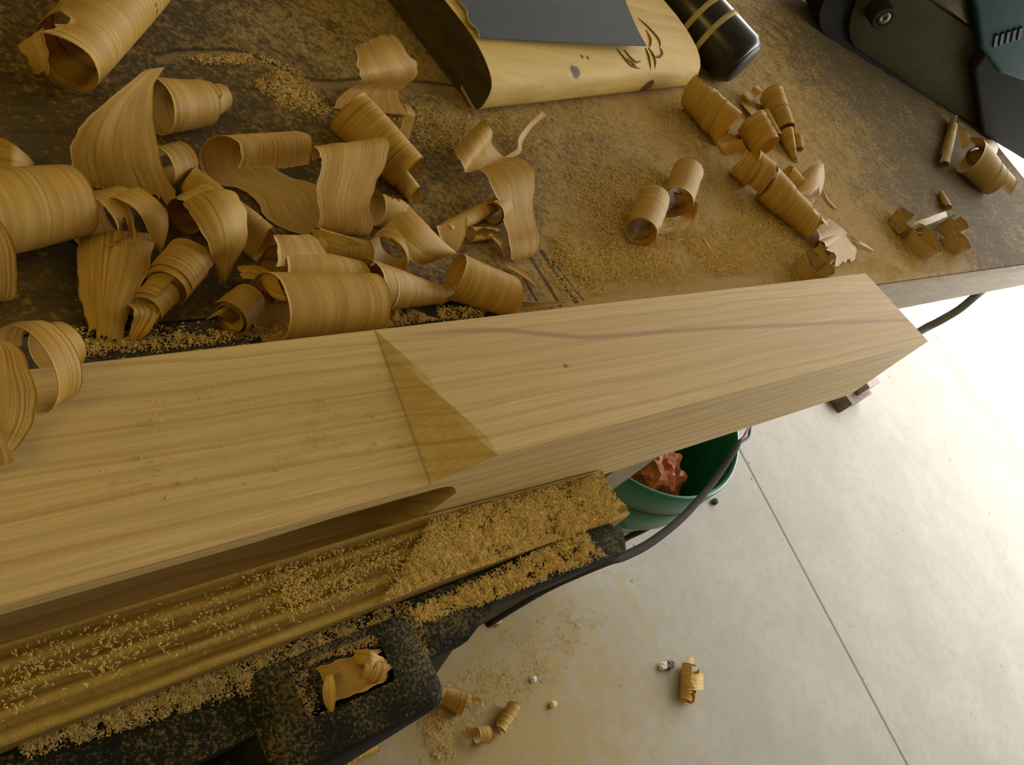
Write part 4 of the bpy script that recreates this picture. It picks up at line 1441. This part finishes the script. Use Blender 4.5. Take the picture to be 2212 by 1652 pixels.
# --- in the vise pocket
PZ = JZ - 0.040
VG = 'shavings packed in the vise pocket'
shaving('broad pale scrap filling the square pocket of the vise',
        RB([(676, 1446, 4.6, 700, 1522, 4.6), (720, 1430, 5.4, 740, 1508, 4.7), (775, 1412, 5.2, 792, 1492, 4.8), (826, 1400, 4.6, 846, 1466, 4.6)], 100, jag=(0.3, 0.6), edge=0.12, sag=0.6, base=PZ), group=VG)
shaving('upright split chip at the left of the vise pocket',
        RB([(700, 1462, 6.2, 718, 1456, 6.2), (694, 1490, 6.0, 725, 1484, 6.0), (700, 1518, 5.4, 724, 1516, 5.4), (712, 1534, 4.8, 720, 1533, 4.8)], 101, base=PZ), group=VG, thick=0.0015)
shaving('crumpled dark edged curl at the right of the vise pocket',
        RO((775, 1440), (815, 1450), 0.8, 0.7, 1.2, 102, phase=0.7, base=PZ, lift=4.5, jag=(0.2, 0.3)),
        RB([(760, 1400, 5.2, 768, 1436, 5.8), (796, 1404, 6.4, 803, 1438, 6.0), (832, 1416, 5.4, 830, 1444, 5.0)], 103, base=PZ, edge=0.2, jag=(0.3, 0.4)), group=VG)

# --- on the floor
FG = 'shavings on the concrete floor'
FL = 0.0
shaving('boat shaped shaving with a square tab alone on the open floor',
        RO((1492, 1440), (1484, 1512), 1.7, 1.3, 1.3, 110, phase=0.4, base=FL, jag=(0.5, 0.6), ragged=0.12),
        RB([(1490, 1455, 2.6, 1490, 1490, 2.6), (1506, 1454, 2.8, 1506, 1490, 2.8), (1520, 1452, 2.0, 1522, 1490, 2.0)], 111, base=FL),
        RB([(1484, 1440, 1.5, 1500, 1440, 1.8), (1490, 1426, 1.2, 1500, 1428, 1.3), (1495, 1418, 0.8, 1497, 1418, 0.8)], 112, base=FL),
        RB([(1482, 1500, 1.2, 1494, 1500, 1.2), (1488, 1514, 0.7, 1494, 1514, 0.7), (1491, 1524, 0.3, 1493, 1524, 0.3)], 113, base=FL), group=FG)
shaving('stubby twisted shaving on the floor beside the corner of the vise',
        RO((952, 1500), (1012, 1525), 1.2, 1.9, 2.2, 114, phase=0.4, base=FL, w=0.55),
        RB([(1014, 1512, 1.2, 1016, 1524, 0.9), (1030, 1506, 1.6, 1032, 1516, 1.2), (1042, 1512, 1.4, 1040, 1524, 1.0), (1046, 1520, 0.6, 1042, 1528, 0.4)], 115, base=FL), group=FG)
shaving('bent pale tube on the floor with its end turned up',
        RO((1112, 1520), (1078, 1578), 1.15, 1.0, 2.4, 116, phase=0.4, base=FL, w=0.5),
        RO((1055, 1586), (1030, 1588), 1.3, 1.2, 1.0, 117, phase=-0.4, base=FL),
        RB([(1078, 1576, 0.6, 1082, 1588, 0.4), (1062, 1578, 0.8, 1066, 1590, 0.5), (1040, 1574, 1.2, 1042, 1588, 0.8), (1002, 1570, 0.6, 1004, 1582, 0.3)], 118, base=FL), group=FG)
shaving('forked shaving on the floor nearest the bottom edge under the vise',
        RO((752, 1632), (818, 1612), 1.0, 0.7, 1.6, 119, phase=0.3, base=FL, w=0.7),
        RB([(748, 1640, 1.2, 762, 1665, 0.6), (770, 1610, 2.0, 778, 1630, 1.2), (796, 1598, 1.6, 798, 1612, 1.0)], 120, base=FL), group=FG)
shaving('small square chip on the floor below the vise jaw',
        RB([(1058, 1350, 0.3, 1068, 1356, 0.2), (1066, 1342, 1.0, 1078, 1350, 0.8), (1080, 1336, 0.9, 1086, 1342, 0.7)], 121, base=FL), group=FG, thick=0.001)
for lab, px, py, r, m in (('white crumb lying left of the boat shaped shaving', 1433, 1438, 0.008, 'crumb'), ('grey crumb beside the white one on the floor', 1447, 1436, 0.009, 'offcut_dark'),
                          ('tiny bright white crumb alone on the dusty floor', 1153, 1467, 0.005, 'crumb'), ('brown crumb on the floor between the bent tube and the boat shaped shaving', 1195, 1521, 0.006, 'dust'),
                          ('dark crumb on the floor by the foot of the bucket', 1544, 1083, 0.008, 'endgrain')):
    q = P(px, py, r * 0.6)
    tag(crumple('crumb', q, r, M[m], px * 0.013, (1.3, 0.9, 0.6)), lab, 'crumb', 'crumbs on the floor')

# ------------------------------------------------------------------ loose sawdust


def inside(poly, x, y):
    c = False
    n = len(poly)
    for i in range(n):
        x1, y1 = poly[i]
        x2, y2 = poly[(i + 1) % n]
        if (y1 > y) != (y2 > y) and x < (x2 - x1) * (y - y1) / (y2 - y1) + x1:
            c = not c
    return c


def flecks(name, label, patches, zfun, mat, seed, size=(0.0007, 0.0026)):
    """patches: (pixel polygon, count, heap height in m, clump scale)"""
    rng = random.Random(seed)
    vs, fs = [], []
    for poly, count, heap, clump in patches:
        xa, xb = min(p[0] for p in poly), max(p[0] for p in poly)
        ya, yb = min(p[1] for p in poly), max(p[1] for p in poly)
        made = tries = 0
        count = int(count * 2.2)
        while made < count and tries < count * 40:
            tries += 1
            x, y = rng.uniform(xa, xb), rng.uniform(ya, yb)
            if not inside(poly, x, y):
                continue
            ed = 1e9
            for i in range(len(poly)):
                (x1, y1), (x2, y2) = poly[i], poly[(i + 1) % len(poly)]
                ll = (x2 - x1) ** 2 + (y2 - y1) ** 2
                tt = min(1, max(0, ((x - x1) * (x2 - x1) + (y - y1) * (y2 - y1)) / ll))
                ed = min(ed, math.hypot(x - x1 - tt * (x2 - x1), y - y1 - tt * (y2 - y1)))
            if rng.random() > 0.08 + ed / (clump * 0.9):
                continue
            nz = mnoise.noise(Vector((x / clump, y / clump, seed))) + 0.45 * mnoise.noise(Vector((x / clump * 3.1, y / clump * 3.1, seed + 9)))
            d = min(1.0, max(0.06, 0.5 + 0.85 * nz))
            if rng.random() > d:
                continue
            z0 = zfun(x, y)
            if z0 is None:
                continue
            c = P(x, y, z0)
            made += 1
            h = rng.random() ** 0.7 * heap * (0.25 + d)
            c = Vector((c.x, c.y, z0 + 0.0004 + h)) if False else P(x, y, z0 + 0.0004 + h)
            ln = rng.uniform(*size)
            wd = rng.uniform(0.00015, 0.00036) * (1.7 if rng.random() < 0.15 else 1)
            an = rng.uniform(0, 2 * PI)
            tl = rng.uniform(-0.45, 0.6) if h > 0.0006 else rng.uniform(-0.1, 0.25)
            d1 = Vector((math.cos(an) * math.cos(tl), math.sin(an) * math.cos(tl), math.sin(tl)))
            sd = Vector((-math.sin(an), math.cos(an), rng.uniform(-0.4, 0.4))).normalized()
            bend = Vector((0, 0, rng.uniform(-0.1, 0.35) * ln)) + sd * rng.uniform(-0.3, 0.3) * ln
            o = len(vs)
            for q in (-0.5, 0.0, 0.5):
                m = c + d1 * (q * ln) + (bend if q == 0 else Vector((0, 0, 0)))
                m.z = max(m.z, z0 + 0.0002)
                vs.append(m + sd * wd)
                vs.append(m - sd * wd)
                vs.append(m + Vector((0, 0, wd * 0.9)))
            for k in (0, 3):
                fs += [(o + k, o + k + 3, o + k + 5, o + k + 2), (o + k + 2, o + k + 5, o + k + 4, o + k + 1), (o + k + 1, o + k + 4, o + k + 3, o + k)]
    ob = mesh(name, vs, fs, mat)
    return tag(ob, label, 'sawdust', kind='stuff')


bz = lambda x, y: BZ
flecks('bench_sawdust', 'loose golden sawdust scattered over the bench top', [
    ([(1170, 570), (1220, 470), (1480, 470), (1700, 520), (1720, 580), (1300, 640), (1230, 650)], 9000, 0.003, 60),
    ([(1220, 370), (1400, 330), (1520, 420), (1560, 520), (1380, 560), (1240, 450)], 3600, 0.0012, 55),
    ([(1480, 480), (1680, 450), (1740, 520), (1860, 590), (1500, 600)], 4500, 0.002, 50),
    ([(540, 180), (600, 130), (650, 150), (720, 235), (700, 260), (600, 230)], 900, 0.0015, 30),
    ([(380, 120), (560, 110), (620, 140), (430, 140)], 300, 0.001, 30),
    ([(780, 215), (1060, 230), (1180, 260), (1180, 330), (900, 330)], 900, 0.001, 40),
    ([(1190, 180), (1600, 230), (1620, 430), (1250, 420)], 1500, 0.001, 45),
    ([(1650, 160), (2000, 260), (2050, 560), (1900, 610), (1750, 480)], 3000, 0.0012, 45),
    ([(1780, 560), (2080, 520), (2140, 560), (1920, 612)], 1500, 0.002, 45),
    ([(150, 705), (560, 690), (820, 650), (830, 712), (300, 775), (150, 780)], 500, 0.002, 25)], bz, M['dust'], 11)
jz = lambda x, y: BZ + 0.001
flecks('rear_jaw_sawdust', 'clump of curly sawdust on the grey steel rear jaw behind the timber', [
    ([(800, 690), (825, 655), (880, 664), (950, 690), (810, 712)], 1500, 0.005, 18),
    ([(940, 655), (1060, 665), (1040, 690), (940, 695)], 260, 0.003, 14),
    ([(160, 730), (560, 705), (700, 690), (720, 712), (170, 775)], 700, 0.003, 22)], jz, M['dust'], 12)


def pz(x, y):
    q = P(x, y, 0.735)
    q = P(x, y, pad_z(q.x))
    if q.y < 0.099 or q.x > 0.626:
        return None
    return pad_z(q.x) + 0.001


flecks('jaw_pad_sawdust', 'thick golden sawdust heaped on the right half of the plywood jaw pad', [
    ([(930, 1120), (1296, 1018), (1340, 1080), (1330, 1160), (1000, 1275), (820, 1305)], 14000, 0.0035, 45),
    ([(500, 1240), (900, 1140), (960, 1230), (620, 1340)], 700, 0.0008, 60),
    ([(0, 1400), (700, 1190), (760, 1310), (0, 1560)], 350, 0.0006, 90)], pz, M['dust'], 13)
vz = lambda x, y: JZ + 0.001
flecks('vise_sawdust', 'pale sawdust fibres stuck on the dark iron front jaw', [
    ([(980, 1270), (1262, 1138), (1312, 1200), (1190, 1250), (1030, 1312)], 3200, 0.003, 22),
    ([(880, 1310), (1010, 1262), (1070, 1290), (900, 1352)], 700, 0.0015, 30)], vz, M['dust'], 14)
flecks('vise_fibres', 'grey sawdust fibres on the left of the dark iron jaw', [
    ([(0, 1580), (560, 1395), (880, 1290), (925, 1345), (850, 1385), (650, 1440), (560, 1495), (60, 1640)], 4200, 0.0010, 40),
    ([(560, 1500), (660, 1440), (700, 1540), (640, 1620), (600, 1600)], 350, 0.0008, 30),
    ([(640, 1400), (850, 1370), (830, 1390), (660, 1440)], 200, 0.0008, 30),
    ([(690, 1540), (860, 1470), (900, 1480), (700, 1580)], 160, 0.0008, 30),
    ([(850, 1380), (920, 1360), (930, 1430), (860, 1470)], 160, 0.001, 30)], vz, M['dust_pale'], 15, (0.0007, 0.0022))


def tz(x, y):
    q = P(x, y, 0.82)
    t = (YB - q.y) / (YB - YF)
    return ZT + (zl(q.x) - ZT) * t + 0.0004


flecks('timber_crumbs', 'tiny crumbs of sawdust on the thin part of the timber', [
    ([(600, 780), (830, 770), (940, 990), (700, 1010), (620, 900)], 70, 0.0006, 60),
    ([(200, 820), (600, 780), (700, 1040), (200, 1100)], 50, 0.0004, 60)], tz, M['crumb_wood'], 16, (0.001, 0.003))
fz = lambda x, y: 0.0
flecks('floor_sawdust', 'thin sawdust swept over the concrete under the vise', [
    ([(950, 1480), (1060, 1370), (1240, 1280), (1320, 1340), (1200, 1480), (1100, 1600), (900, 1652), (880, 1560)], 1000, 0.001, 60),
    ([(900, 1560), (960, 1520), (990, 1640), (940, 1652)], 500, 0.003, 20)], fz, M['dust'], 17, (0.002, 0.006))
